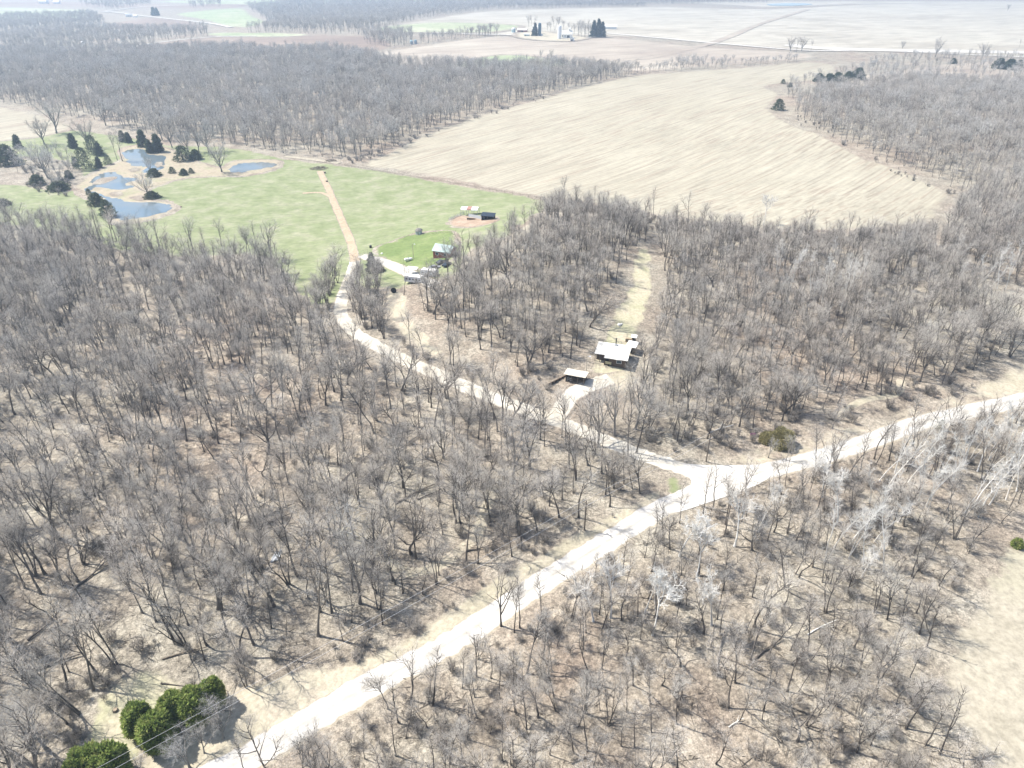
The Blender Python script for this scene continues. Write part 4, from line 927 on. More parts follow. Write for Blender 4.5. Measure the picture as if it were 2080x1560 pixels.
for a in [(85, 1073, -20, 1082, .22, 'long pale trunk lying at the photo edge, upper of two', 'grey_bark'), (78, 1086, -20, 1094, .24, 'long pale trunk lying at the photo edge, lower of two', 'grey_bark'),
          (75, 1362, 172, 1330, .30, 'thick dark trunk lying above the lower clearing', 'dead_wood'), (330, 1340, 420, 1318, .18, 'slim bent log behind the evergreen row', 'dead_wood'),
          (742, 972, 862, 880, .26, 'long fallen trunk leaning across the middle of the wood', 'grey_bark'), (690, 985, 780, 900, .22, 'fallen trunk beside the long leaning one', 'dead_wood'),
          (517, 1062, 598, 1026, .28, 'dark fallen trunk in the upper pair near the pale tarp scrap', 'dead_wood'), (530, 1072, 592, 1046, .22, 'dark fallen trunk in the lower pair near the pale tarp scrap', 'dead_wood'),
          (803, 1024, 890, 984, .24, 'brown split trunk lying above the creek', 'dead_wood'), (700, 1080, 726, 1093, .20, 'short white barkless log in the wood', 'stone_white'),
          (860, 930, 910, 950, .25, 'fallen trunk with peeled bark in the middle wood', 'grey_bark'), (580, 860, 640, 845, .2, 'fallen trunk in the upper part of the great wood', 'dead_wood'),
          (1200, 1397, 1243, 1416, .24, 'dark log on the slope below the road', 'dead_wood'), (1461, 1332, 1576, 1388, .24, 'long mossy log on the leaf brown slope', 'dead_wood'),
          (1538, 1416, 1634, 1450, .26, 'forked dark log below the long mossy one', 'dead_wood'), (1697, 1354, 1762, 1392, .26, 'dark log at the side of the cream clearing', 'dead_wood'),
          (1530, 1452, 1583, 1510, .20, 'bent trunk lying toward the bottom of the photo', 'grey_bark'), (1160, 1552, 1205, 1535, .16, 'slim log at the bottom edge of the photo', 'dead_wood'),
          (1370, 1370, 1400, 1376, .16, 'short log between the mossy log and the road', 'dead_wood'), (1640, 1290, 1700, 1262, .14, 'slender pale log on the leaf brown slope', 'pale_bark'),
          (1480, 1478, 1510, 1462, .13, 'whitish short log near the bottom', 'pale_bark'), (1120, 658, 1200, 640, .18, 'log on the slope above the cabin', 'dead_wood'), (1440, 880, 1490, 866, .16, 'pale log in the dry grass by the main road', 'pale_bark')]:
    log(*a[:6], mat=a[6])
extra = []
for pl, n in ((WA, 26), (WB, 12), (WC, 6), (WD, 6)):
    L_ = np.array(poly([(max(0, min(2080, a)), max(0, min(1550, b_))) for a, b_ in pl])); lo, hi = L_.min(0), L_.max(0)
    while n:
        q = lo + rng.random(2) * (hi - lo)
        if inside(q[None], L_)[0] and road_clear(q[None], 9)[0]: extra.append(q); n -= 1
for q, lab in rank_label('fallen log', extra, ANG):
    a_ = rng.uniform(0, 3.14); l_ = rng.uniform(4, 10); q1 = q + l_ * np.array([math.cos(a_), math.sin(a_)])
    (u0, v0), (u1, v1) = project(q[0], q[1], float(hgt(*q))), project(q1[0], q1[1], float(hgt(*q1)))
    log(u0, v0, u1, v1, rng.uniform(.13, .26), lab, mat=random.choice(('dead_wood', 'dead_wood', 'grey_bark', 'bark')), branches=random.choice((1, 2, 3)))
def fallen_tree(key, u, v, h, az, label):
    x, y, z = P(u, v); f = FORMS[key]; o = empty('fallen_tree', (x, y, z + .25), label, 'fallen tree', 'fallen trees with their crowns', 0, h / f['H'])
    o.rotation_euler = (R(86), 0, R(az))
    for nm, me in (('trunk', f['t']), ('crown', f['c'])):
        c = bpy.data.objects.new(nm, me); COL.objects.link(c); c.parent = o
for a in [('d', 152, 1196, 14, 150, 'large uprooted tree with dark crown in the wood'), ('i', 60, 1300, 12, 160, 'fallen tree near the lower photo edge'), ('b', 690, 1005, 13, 140, 'fallen tree with grey crown above the creek'), ('e', 850, 1015, 11, 120, 'fallen tree with crown against the creek bank'),
          ('i', 480, 1085, 11, 150, 'fallen crown beside the dark trunk pair'), ('dead', 1625, 1445, 9, 60, 'grey dead top lying on the slope'), ('i', 1700, 1380, 8, 250, 'fallen crown at the clearing side'), ('d', 950, 1120, 9, 100, 'brush covered fallen tree in the creek'), ('b', 330, 1390, 10, 80, 'fallen tree at the head of the lower clearing')]:
    fallen_tree(*a)
def stump(u, v, r, h, label, mat='dead_wood'):
    x, y, z = P(u, v); o = empty('tree_stump', (x, y, z), label, 'stump', 'dark stumps')
    m = MB(); m.lathe([(r * 1.5, -.3), (r * 1.1, h * .3), (r, h * .8), (r * .92, h)], 10); m.build('trunk', mat, o)
    m = MB(); m.lathe([(r * .8, h + .004), (r * .75, h + .02)], 10); m.build('cut_face', 'log_cut', o)
for a in ((235, 1444, .45, .5, 'small dark stump in the lower clearing'), (1722, 1512, 1.0, 1.4, 'large dark broken stump near the bottom'), (660, 352, .6, 1.1, 'dark stump on the track by the brush pile, upper'), (664, 370, .6, 1.1, 'dark stump on the track below the brush pile'), (1560, 600, .4, .8, 'dark stump on the far slope'), (368, 421, .5, .6, 'dark stump at the tip of the lower pond')): stump(*a)
def brush_pile(u, v, w, h, label, n=260):
    x, y, z = P(u, v); o = empty('brush_pile', (x, y, z), label, 'brush pile')
    th = rng.random(n) * 6.283; rr = np.sqrt(rng.random(n)) * w / 2
    p = np.column_stack([np.cos(th) * rr, np.sin(th) * rr * .7, h * (1 - (rr / (w / 2)) ** 2) * rng.random(n)])
    d = unit(np.column_stack([rng.normal(0, 1, n), rng.normal(0, 1, n), rng.normal(0, .25, n)])); L = rng.uniform(1, 3.2, n)[:, None]
    pts = np.stack([p - d * L / 2, p, p + d * L / 2], 1); v_, f_ = tubes(pts, np.tile([.05, .06, .02], (n, 1)), 4)
    mesh_obj('branch_heap', v_, f_, 'dead_wood', o)
brush_pile(648, 343, 12, 1.6, 'brown heap of branches at the end of the dirt track')
brush_pile(672, 328, 8, 1.8, 'grey branch heap at the wood corner beyond the track', 160)
brush_pile(205, 1112, 7, 1.6, 'tangled dark brush heap in the great wood', 260)
brush_pile(760, 1108, 6, 1.4, 'tangled brush heap below the white log', 220)
def rag(u, v, label):
    x, y, z = P(u, v); g = np.linspace(-1, 1, 12); X_, Y_ = np.meshgrid(g, g); Z_ = .25 + .22 * np.sin(X_ * 5 + Y_ * 2) * np.cos(Y_ * 4 - X_) - .2 * (X_ ** 2 + Y_ ** 2) * .5
    V = np.stack([X_ * .8 + x, Y_ * 1.6 + .4 * X_ + y, Z_ + z + .05], -1).reshape(-1, 3); i = np.arange(144).reshape(12, 12)
    F = np.stack([i[:-1, :-1], i[:-1, 1:], i[1:, 1:], i[1:, :-1]], -1).reshape(-1, 4)
    o = mesh_obj('tarp_scrap', V, F, 'grey_metal', smooth=True); md = o.modifiers.new('thick', 'SOLIDIFY'); md.thickness = .03
    tag(o, label, 'tarp')
rag(562, 1130, 'crumpled pale tarp scrap on the wood floor')

# ------------------------------------------------------------------ power line
def pole(x, y, h, label, cross=True):
    z = float(hgt(x, y)); o = empty('utility_pole', (x, y, z), label, 'utility pole', 'poles of the power line', LINE_A)
    m = MB(); m.lathe([(.17, -.5), (.15, h * .5), (.12, h)], 10); m.build('post', 'pole_wood', o)
    if cross:
        m = MB(); m.box(-.08, .08, -.95, .95, h - .75, h - .6); m.build('crossarm', 'pole_wood', o)
        for s in (-.85, .85):
            m = MB(); m.lathe([(.05, h - .6), (.07, h - .5), (.05, h - .42)], 8, 0, s); m.build('insulator', 'grey_metal', o)
    return o
pA, pB = np.array(P2(1434, 938)), np.array(P2(1187, 1077))
dv = pB - pA; LINE_A = math.atan2(dv[1], dv[0]); span = dv
pC = pB + dv * 1.0; pD = np.array([-78.0, 8.0])
POLES = [(pA, 'utility pole standing in the dry grass near the road junction'), (pB, 'utility pole on the bank above the middle of the gravel road')]
PH = 8.6
for p, lab in POLES: pole(p[0], p[1], PH, lab)
WIRE_PX = [(430, 1440), (240, 1545)]
def wire_point(u, v, zz):
    d = ray(u, v); t = (CAM_H - zz) / -d[2]; return np.array([d[0] * t, d[1] * t, zz])
w0 = wire_point(425, 1443, PH - .6); w1 = wire_point(215, 1560, PH - .6)
ext = w1 + (w1 - w0) * 1.4
pole(ext[0], ext[1], PH, 'utility pole below the lower photo edge carrying the two wires')
for k, s in enumerate((-.85, .85)):
    nrm = np.array([-math.sin(LINE_A), math.cos(LINE_A)]) * s
    segs = [(pA, pB), (pB, ext[:2])]; pts = []
    for a, c in segs:
        for t in np.linspace(0, 1, 16, endpoint=False):
            q = a * (1 - t) + c * t; L = np.hypot(*(c - a)); zz = (float(hgt(*a)) * (1 - t) + float(hgt(*c)) * t) + PH - .42 - 4 * t * (1 - t) * L * .006
            pts.append((q[0] + nrm[0], q[1] + nrm[1], zz))
    pts.append((ext[0] + nrm[0], ext[1] + nrm[1], float(hgt(ext[0], ext[1])) + PH - .42))
    v, f = tubes(np.array(pts)[None], np.full((1, len(pts)), .022), 5)
    tag(mesh_obj('power_cable', v, f, 'wire'), ['pale wire above the evergreens, upper of the two', 'pale wire above the evergreens, lower of the two'][k], 'cable', 'wires of the power line')
LINE_A = 0.3
for u, v, h, lab in ((1190, 765, 7.0, 'pale yard light pole behind the open shed'), (840, 526, 6.5, 'thin yard light pole on the lawn by the tank')):
    x, y, z = P(u, v); o = empty('light_pole', (x, y, z), lab, 'light pole')
    m = MB(); m.lathe([(.12, -.4), (.09, h)], 8); m.build('post', 'pale_wood', o)
    m = MB(); m.box(-.05, .9, -.05, .05, h - .15, h - .05); m.build('arm', 'grey_metal', o)
    m = MB(); m.lathe([(.1, h - .35), (.26, h - .3), (.22, h - .12), (.08, h - .04)], 10, .9, 0); m.build('lamp_head', 'white_metal', o)

# ------------------------------------------------------------------ buildings
def base(name, u, v, yaw, label, cat, group=None, sink=0.0):
    x, y, z = P(u, v); return empty(name, (x, y, z - sink), label, cat, group, R(yaw))
def gable(o, L, Wd, hw, hr, wall, roof, over=.35, th=.14, windows=(), door=None, hole='dark_opening'):
    """ridge along local x; walls with gable ends, two roof slopes"""
    m = MB(); n = 0; x, y = L / 2, Wd / 2
    m.box(-x, x, -y, y, -1.0, hw)
    for s in (-1, 1): m.quad((s * x, -y, hw), (s * x, y, hw), (s * x, 0, hr))
    m.build('wall', wall, o)
    ex, ey = x + over, y + over; sl_ = (hr - hw) / y; ze = hw - over * sl_
    r = MB(); pr = [(-ey, ze + .02), (0, hr + .02), (ey, ze + .02), (ey, ze + th), (0, hr + th + .02), (-ey, ze + th)]
    r.V = [(-ex, a, b_) for a, b_ in pr] + [(ex, a, b_) for a, b_ in pr]
    r.F = [[0, 1, 4, 5], [1, 2, 3, 4], [11, 10, 7, 6], [10, 9, 8, 7]] + [[6 + i, 6 + (i + 1) % 6, (i + 1) % 6, i] for i in range(6)]
    ro = r.build('roof', roof, o)
    for (side, a, zb, w_, h_) in windows: opening(o, 'window', side, a, zb, w_, h_, x, y, 'glass')
    if door: opening(o, 'door', *door, x, y, hole)
    return ro
def opening(o, name, side, a, zb, w_, h_, x, y, mat, proud=.03):
    m = MB(); s = {'front': -1, 'back': 1, 'left': -1, 'right': 1}[side]
    if side in ('front', 'back'): m.box(a - w_ / 2, a + w_ / 2, *(sorted((s * y, s * (y + proud)))), zb, zb + h_)
    else: m.box(*(sorted((s * x, s * (x + proud)))), a - w_ / 2, a + w_ / 2, zb, zb + h_)
    f = m.build(name, mat, o)
    if name == 'window':
        k = MB(); t = .09
        for (da0, da1, z0, z1) in ((-w_ / 2 - t, w_ / 2 + t, zb - t, zb), (-w_ / 2 - t, w_ / 2 + t, zb + h_, zb + h_ + t), (-w_ / 2 - t, -w_ / 2, zb, zb + h_), (w_ / 2, w_ / 2 + t, zb, zb + h_)):
            if side in ('front', 'back'): k.box(a + da0, a + da1, *(sorted((s * y, s * (y + proud * 2)))), z0, z1)
            else: k.box(*(sorted((s * x, s * (x + proud * 2)))), a + da0, a + da1, z0, z1)
        k.build('frame', 'white_paint', f)
# cabin in the hollow: low white roof, recessed porch, stovepipe
o = base('cabin', 1243, 731, -17, 'low cabin with a wide white roof in the grassy hollow', 'cabin')
m = MB(); m.box(-4.6, -1.9, -1.2, 3.4, -1, 2.7, (2.75, 2.75, 3.35, 3.35)).box(-1.9, 4.7, -3.2, 3.4, -1, 2.4, (2.4, 2.4, 3.35, 3.35)); m.build('wall', 'brown_wall', o)
m = MB(); n = [(-5.1, -2.4), (-1.9, -2.4), (-1.9, -3.9), (5.2, -3.9), (5.2, 4.0), (-5.1, 4.0)]; zr = lambda y: 2.50 + (y + 3.9) * 1.12 / 7.9
m.V = [(x, y, zr(y)) for x, y in n] + [(x, y, zr(y) - .16) for x, y in n]; m.F = [list(range(6)), list(range(11, 5, -1))] + [[i, 6 + i, 6 + (i + 1) % 6, (i + 1) % 6] for i in range(6)]; ro = m.build('roof', 'white_roof', o)
m = MB(); m.lathe([(.14, 3.3), (.14, 5.6), (.24, 5.62), (.24, 5.8)], 10, .4, 3.2); m.build('chimney', 'black_rubber', ro)
m = MB(); m.box(-.1, .9, 2.8, 3.6, 3.47, 3.75); m.build('flashing', 'grey_metal', ro)
opening(o, 'door', 'front', -1.0, 0, 1.0, 2.0, 4.7, 3.2, 'dark_opening'); opening(o, 'window', 'front', 2.6, .9, 1.4, .9, 4.7, 3.2, 'glass')
m = MB(); m.tube((-4.9, -2.2, -1), (-4.9, -2.2, 2.62), .08).tube((-3.4, -2.2, -1), (-3.4, -2.2, 2.62), .08); m.build('porch_post', 'weathered_wood', o)
o = base('small_shed', 1283, 713, -24, 'small flat white roofed shed at the corner of the cabin', 'shed')
m = MB(); m.box(-1.3, 1.3, -1.4, 1.4, -1, 2.2, (2.1, 2.1, 2.4, 2.4)); m.build('wall', 'weathered_wood', o)
m = MB(); m.slab((-1.6, -1.8, 2.26), (1.6, -1.8, 2.26), (1.6, 1.8, 2.6), (-1.6, 1.8, 2.6), .12); m.build('roof', 'white_paint', o); opening(o, 'door', 'front', 0, 0, .9, 1.9, 1.3, 1.4, 'dark_opening')
o = base('privy', 1287, 695, -20, 'tiny white roofed outhouse behind the small shed', 'outhouse')
m = MB(); m.box(-.6, .6, -.6, .6, -.8, 2.0, (1.9, 1.9, 2.15, 2.15)); m.build('wall', 'weathered_wood', o)
m = MB(); m.slab((-.9, -.85, 2.0), (.9, -.85, 2.0), (.9, .85, 2.3), (-.9, .85, 2.3), .08); m.build('roof', 'white_paint', o); opening(o, 'door', 'front', 0, 0, .7, 1.7, .6, .6, 'dark_opening')
o = base('firewood_stack', 1277, 695, -20, 'speckled stack of split firewood beside the outhouse', 'firewood')
m = MB()
for i in range(9):
    for j in range(6): m.tube((-1.0 + i * .24 + (j % 2) * .12, -.45, .12 + j * .22), (-1.0 + i * .24 + (j % 2) * .12, .45, .12 + j * .22), .105, .105, 7)
m.build('split_wood', 'log_cut', o)
o = base('small_trailer', 1236, 741, -17, 'small cream covered trailer parked under the cabin eaves', 'trailer')
m = MB(); m.box(-.9, .9, -.7, .7, .55, 1.5, (1.35, 1.35, 1.6, 1.6)); m.build('body', 'yellow_cloth', o)
for sx in (-.75, .75):
    m = MB(); m.tube((.1, sx - .09, .3), (.1, sx + .09, .3), .3, .3, 14); m.build('wheel', 'black_rubber', o)
m = MB(); m.box(.9, 1.9, -.05, .05, .4, .5); m.build('drawbar', 'grey_metal', o)
o = base('open_shed', 1170, 772, -20, 'open fronted shed with a tilted pale plank roof', 'shed')
m = MB(); m.box(-2.8, 2.8, 1.5, 1.65, -1, 2.2).box(-2.8, -2.68, -1.5, 1.5, -1, 2.1).box(2.68, 2.8, -1.5, 1.5, -1, 2.1); m.build('wall', 'brown_wall', o)
for px_ in (-2.7, -.9, .9, 2.7):
    m = MB(); m.box(px_ - .07, px_ + .07, -1.65, -1.51, -1, 2.4); m.build('post', 'weathered_wood', o)
m = MB(); m.slab((-3.3, -2.1, 2.55), (3.3, -2.1, 2.55), (3.3, 2.0, 2.35), (-3.3, 2.0, 2.35), .12); m.build('roof', 'cream_roof', o)
m = MB(); m.box(-2.4, -.9, -1.2, -1.12, .9, 1.0).box(-2.4, -.9, -1.2, -1.12, .3, .4).box(-2.4, -2.3, -1.2, -1.12, 0, 1.1).box(-1, -.9, -1.2, -1.12, 0, 1.1); m.build('gate', 'white_paint', o)
a0, a1 = P(1113, 786), P(1150, 763); dx, dy = a1[0] - a0[0], a1[1] - a0[1]; L = math.hypot(dx, dy)
o = empty('timber_wall', a0, 'long dark timber retaining wall beside the open shed', 'wall', None, math.atan2(dy, dx))
m = MB()
for j in range(4): m.box(0, L, -.14, .14, -.6 + j * .42, -.6 + j * .42 + .40)
m.build('timber', 'brown_wall', o)
m = MB()
for t in np.linspace(.4, L - .4, 6): m.box(t - .1, t + .1, -.3, -.142, -.8, 1.2)
m.build('post', 'black_rubber', o)
o = base('garden_boulder', 1258, 661, 10, 'pale boulder group on the hollow lawn', 'boulder')
m = MB(); m.lathe([(.5, -.2), (.7, .2), (.55, .55), (.2, .75)], 9); m.lathe([(.3, -.2), (.45, .15), (.3, .4), (.1, .5)], 8, .9, .5); m.build('stone', 'stone_white', o)
# homestead on the pasture's edge
def camper(u, v, yaw, L, label, nwin=4):
    o = base('camper_trailer', u, v, yaw, label, 'camper trailer', 'campers by the driveway')
    prof = [(-L / 2, .55), (L / 2, .55), (L / 2 + .15, 1.2), (L / 2, 2.4), (L / 2 - .35, 2.72), (-L / 2 + .35, 2.72), (-L / 2, 2.4), (-L / 2 - .1, 1.2)]
    m = MB(); n = len(prof); m.V = [(x, -1.2, z) for x, z in prof] + [(x, 1.2, z) for x, z in prof]
    m.F = [list(range(n)), list(range(2 * n - 1, n - 1, -1))] + [[i, n + i, n + (i + 1) % n, (i + 1) % n] for i in range(n)]
    m.build('body', 'white_metal', o)
    m = MB(); m.slab((-L / 2 + .3, -1.25, 2.8), (L / 2 - .3, -1.25, 2.8), (L / 2 - .3, 1.25, 2.8), (-L / 2 + .3, 1.25, 2.8), .07); m.build('roof', 'white_paint', o)
    for i in range(nwin):
        a = -L / 2 + .9 + i * (L - 1.8) / max(1, nwin - 1); m = MB(); m.box(a - .38, a + .38, -1.23, -1.2, 1.45, 2.0); m.build('window', 'glass', o)
    m = MB(); m.box(L * .12, L * .12 + .6, -1.245, -1.2, .62, 1.35); m.build('door', 'grey_metal', o)
    for s in (-1, 1):
        for a in (-.45, .45):
            m = MB(); m.tube((a, s * 1.0, .34), (a, s * 1.18, .34), .34, .34, 14); m.build('wheel', 'black_rubber', o)
    m = MB(); m.box(L / 2 + .1, L / 2 + 1.2, -.06, .06, .45, .55); m.build('drawbar', 'grey_metal', o)
camper(842, 574, -17, 7.0, 'nearest white camper trailer with a row of dark windows', 5)
camper(873, 561, -17, 6.4, 'white camper trailer behind the nearest one, half under branches', 3)
o = base('carport_tent', 838, 556, -17, 'flat white canopy between camper and driveway', 'canopy')
for x_ in (-1.9, 1.9):
    for y_ in (-1.1, 1.1):
        m = MB(); m.tube((x_, y_, -.3), (x_, y_, 2.2), .05); m.build('leg', 'grey_metal', o)
m = MB(); m.slab((-2.1, -1.3, 2.35), (2.1, -1.3, 2.35), (2.1, 1.3, 2.5), (-2.1, 1.3, 2.5), .08); m.build('roof', 'white_paint', o)
def car(u, v, yaw, mat, label):
    o = base('parked_car', u, v, yaw, label, 'car', 'cars by the teal roofed house')
    pr = [(-2.2, .35), (2.2, .35), (2.25, .75), (1.2, .95), (-1.5, 1.0), (-2.2, .95)]; m = MB(); n = len(pr)
    m.V = [(x, -.88, z) for x, z in pr] + [(x, .88, z) for x, z in pr]; m.F = [list(range(n)), list(range(2 * n - 1, n - 1, -1))] + [[i, n + i, n + (i + 1) % n, (i + 1) % n] for i in range(n)]; m.build('body', mat, o)
    m = MB(); k = len(m.V); b0 = [(-1.5, 1.003), (1.1, .97)]; t0 = [(-1.15, 1.45), (.35, 1.45)]
    m.V = [(-1.5, -.78, 1.003), (1.1, -.78, .97), (1.1, .78, .97), (-1.5, .78, 1.003), (-1.15, -.66, 1.45), (.35, -.66, 1.45), (.35, .66, 1.45), (-1.15, .66, 1.45)]
    m.F = [[0, 1, 5, 4], [1, 2, 6, 5], [2, 3, 7, 6], [3, 0, 4, 7], [0, 3, 2, 1], [4, 5, 6, 7]]; m.build('windscreen', 'glass', o)
    m = MB(); m.slab((-1.15, -.66, 1.48), (.35, -.66, 1.48), (.35, .66, 1.48), (-1.15, .66, 1.48), .025); m.build('roof', mat, o)
    for x_ in (-1.4, 1.4):
        for s in (-1, 1):
            m = MB(); m.tube((x_, s * .7, .33), (x_, s * .9, .33), .33, .33, 14); m.build('wheel', 'black_rubber', o)
car(897, 535, 40, 'car_dark', 'dark car parked closest to the teal roofed house'); car(883, 546, 20, 'car_grey', 'grey car parked under the forked bare tree'); car(908, 540, 60, 'car_dark', 'dark car tucked beneath the wide bare tree')
o = base('house', 904, 519, -22, 'house with a teal metal roof and red end wall', 'house')
gable(o, 7.6, 6.0, 2.7, 4.5, 'red_wall', 'teal_roof', windows=[('front', -2.0, 1.0, 1.2, 1.0), ('front', 1.6, 1.0, 1.2, 1.0), ('right', 0.8, 1.0, 1.0, 1.0)], door=('right', -1.2, 0, .95, 2.0))
o = base('playhouse', 851, 476, 20, 'small grey garden hut with a hipped roof on the mown lawn', 'hut')
m = MB(); m.lathe([(1.55, -.4), (1.55, 1.9)], 6); m.build('wall', 'grey_metal', o); m = MB(); m.lathe([(2.0, 1.95), (1.1, 2.7), (.1, 3.1)], 6); m.build('roof', 'grey_bark', o)
m = MB(); m.box(-.4, .4, -1.60, -1.36, 0, 1.6); m.build('door', 'white_paint', o); m = MB(); m.tube((-.5, .3, 2.6), (-.5, .3, 4.6), .05); m.build('flagpole', 'black_rubber', o)
o = base('propane_tank', 830, 531, 18, 'white propane tank lying on the mown lawn', 'tank')
m = MB(); k = 16
prof = [(0.02, -1.7), (.42, -1.6), (.58, -1.3), (.6, -.6), (.6, .6), (.58, 1.3), (.42, 1.6), (.02, 1.7)]
m.lathe(prof, k); m.V = [(z, x, y + .95) for x, y, z in m.V]; m.build('tank', 'white_paint', o, smooth=True)
for a in (-1, 1):
    mm = MB(); mm.box(a - .1, a + .1, -.4, .4, -.1, .5); mm.build('leg', 'grey_metal', o)
mm = MB(); mm.lathe([(.2, 1.5), (.2, 1.7), (.12, 1.78)], 10); mm.build('valve_cap', 'grey_metal', o)
o = base('carport', 955, 436, -8, 'arched white and rust carport roof on thin posts in the pasture', 'carport')
n = 9; A = np.linspace(0, math.pi, n); m = MB(); r_ = MB()
for i in range(n - 1):
    for (xa, xb, mm, up_) in ((-4.2, 4.2, m, 0), (-1.2, 1.0, r_, .065)):
        p = [(-math.cos(A[i]) * 2.5, 3.0 + math.sin(A[i]) * .75), (-math.cos(A[i + 1]) * 2.5, 3.0 + math.sin(A[i + 1]) * .75)]
        mm.slab((xa, p[0][0], p[0][1] + up_), (xb, p[0][0], p[0][1] + up_), (xb, p[1][0], p[1][1] + up_), (xa, p[1][0], p[1][1] + up_), .06)
ro = m.build('roof', 'white_metal', o); r_.build('rusty_panel', 'rust', ro)
for x_ in (-4.1, -1.4, 1.4, 4.1):
    for y_ in (-2.4, 2.4):
        m = MB(); m.tube((x_, y_, -.4), (x_, y_, 3.05), .10); m.build('post', 'grey_metal', o)
def panel_fence(u0, v0, u1, v1, h, label, mat='grey_metal', step=2.4, solid=False):
    a0, a1 = P(u0, v0), P(u1, v1); L = math.hypot(a1[0] - a0[0], a1[1] - a0[1]); o = empty('fence', a0, label, 'fence', None, math.atan2(a1[1] - a0[1], a1[0] - a0[0]))
    m = MB(); sl_ = (a1[2] - a0[2])
    for z in ([.25, .6, .95, 1.3] if h > 1.2 else [.35, .8]):
        if z < h: m.slab((0, -.03, z + .07), (L, -.03, z + .07 + sl_), (L, .03, z + .07 + sl_), (0, .03, z + .07), .1)
    if solid: m = MB(); m.slab((0, -.05, h), (L, -.05, h + sl_), (L, .05, h + sl_), (0, .05, h), h - .1)
    m.build('rails', mat, o); m = MB()
    for t in np.arange(0, L + .1, step): m.tube((t, 0.06, -.4 + sl_ * t / L), (t, 0.06, h + .1 + sl_ * t / L), .055)
    m.build('posts', mat, o); tag(o.children[-1], kind='stuff')
panel_fence(912, 448, 944, 435, 1.5, 'grey panel fence on the near side of the dirt pen', 'grey_metal')
panel_fence(952, 441, 984, 447, 1.7, 'light sheet metal wall in front of the carport', 'grey_metal', solid=True)
panel_fence(758, 504, 850, 472, .8, 'pale low rail fence along the mown lawn', 'pale_wood')
panel_fence(850, 478, 925, 472, .8, 'pale low rail fence beyond the garden hut', 'pale_wood')
panel_fence(700, 337, 950, 378, 1.1, 'thin wire fence between pasture and tan field', 'weathered_wood', 6)
panel_fence(950, 378, 1110, 406, 1.1, 'thin wire fence at the tan field corner of the pasture', 'weathered_wood', 6)
o = base('run_in_shed', 992, 446, -14, 'low livestock shelter beside the dirt pen, walls coloured black for its shaded inside', 'shelter')
m = MB(); m.box(-3.0, 3.0, 1.4, 1.5, -.5, 2.6).box(-3.0, -2.9, -1.5, 1.4, -.5, 2.3).box(2.9, 3.0, -1.5, 1.4, -.5, 2.3); m.build('wall', 'black_rubber', o)  # black wall colour stands in for the unlit interior
m = MB(); m.slab((-3.3, -2.0, 2.2), (3.3, -2.0, 2.2), (3.3, 1.8, 2.9), (-3.3, 1.8, 2.9), .1); m.build('roof', 'car_dark', o)
for x_ in (-2.8, 0, 2.8):
    m = MB(); m.box(x_ - .08, x_ + .08, -1.7, -1.54, -.5, 2.1); m.build('post', 'weathered_wood', o)
o = base('feed_bunk', 957, 447, -12, 'dark feed bunk standing in the dirt pen', 'feed trough')
m = MB(); m.box(-2, 2, -.45, .45, .35, .45).box(-2, 2, -.5, -.44, .45, .8).box(-2, 2, .44, .5, .45, .8).box(-2, -1.94, -.44, .44, .45, .8).box(1.94, 2, -.44, .44, .45, .8); m.build('trough', 'brown_wall', o)
for x_ in (-1.7, 1.7):
    m = MB(); m.box(x_ - .06, x_ + .06, -.4, .4, -.2, .35); m.build('leg', 'weathered_wood', o)
o = base('tractor_tyre', 800, 595, 0, 'large black tyre standing on the dry yard', 'tyre')
m = MB(); k = 20
for i in range(k):
    for j in range(8):
        a, b_ = 6.2832 * i / k, 6.2832 * j / 8; rr = .8 + .28 * math.cos(b_); m.V.append((rr * math.cos(a), .3 * math.sin(b_), rr * math.sin(a) + 1.0))
m.F = [[i * 8 + j, ((i + 1) % k) * 8 + j, ((i + 1) % k) * 8 + (j + 1) % 8, i * 8 + (j + 1) % 8] for i in range(k) for j in range(8)]; m.build('tyre', 'black_rubber', o, smooth=True)
m = MB(); m.lathe([(.5, -.12), (.5, .12)], 14); m.V = [(x, z, y + 1.0) for x, y, z in m.V]; m.build('rim', 'car_dark', o)
o = base('barrel', 753, 504, 0, 'black barrel at the end of the pale rail fence', 'barrel')
m = MB(); m.lathe([(.5, -.1), (.55, .4), (.56, .9), (.5, 1.25)], 14); m.build('drum', 'black_rubber', o); m = MB(); m.lathe([(.46, 1.254), (.4, 1.3)], 14); m.build('lid', 'car_dark', o)
o = base('boulder', 776, 516, 0, 'pale boulder on the mown lawn near the driveway', 'boulder')
m = MB(); m.lathe([(.5, -.2), (.6, .2), (.4, .5), (.1, .6)], 8); m.build('stone', 'stone_white', o)
o = base('road_sign', 1527, 892, 0, 'small pink sign on a pale post by the wood edge', 'sign')
m = MB(); m.tube((0, 0, -.4), (0, 0, 2.0), .06); m.build('post', 'pale_wood', o); m = MB(); m.box(-.7, .7, -.09, -.06, 1.2, 2.0); m.build('panel', 'pink_cloth', o)
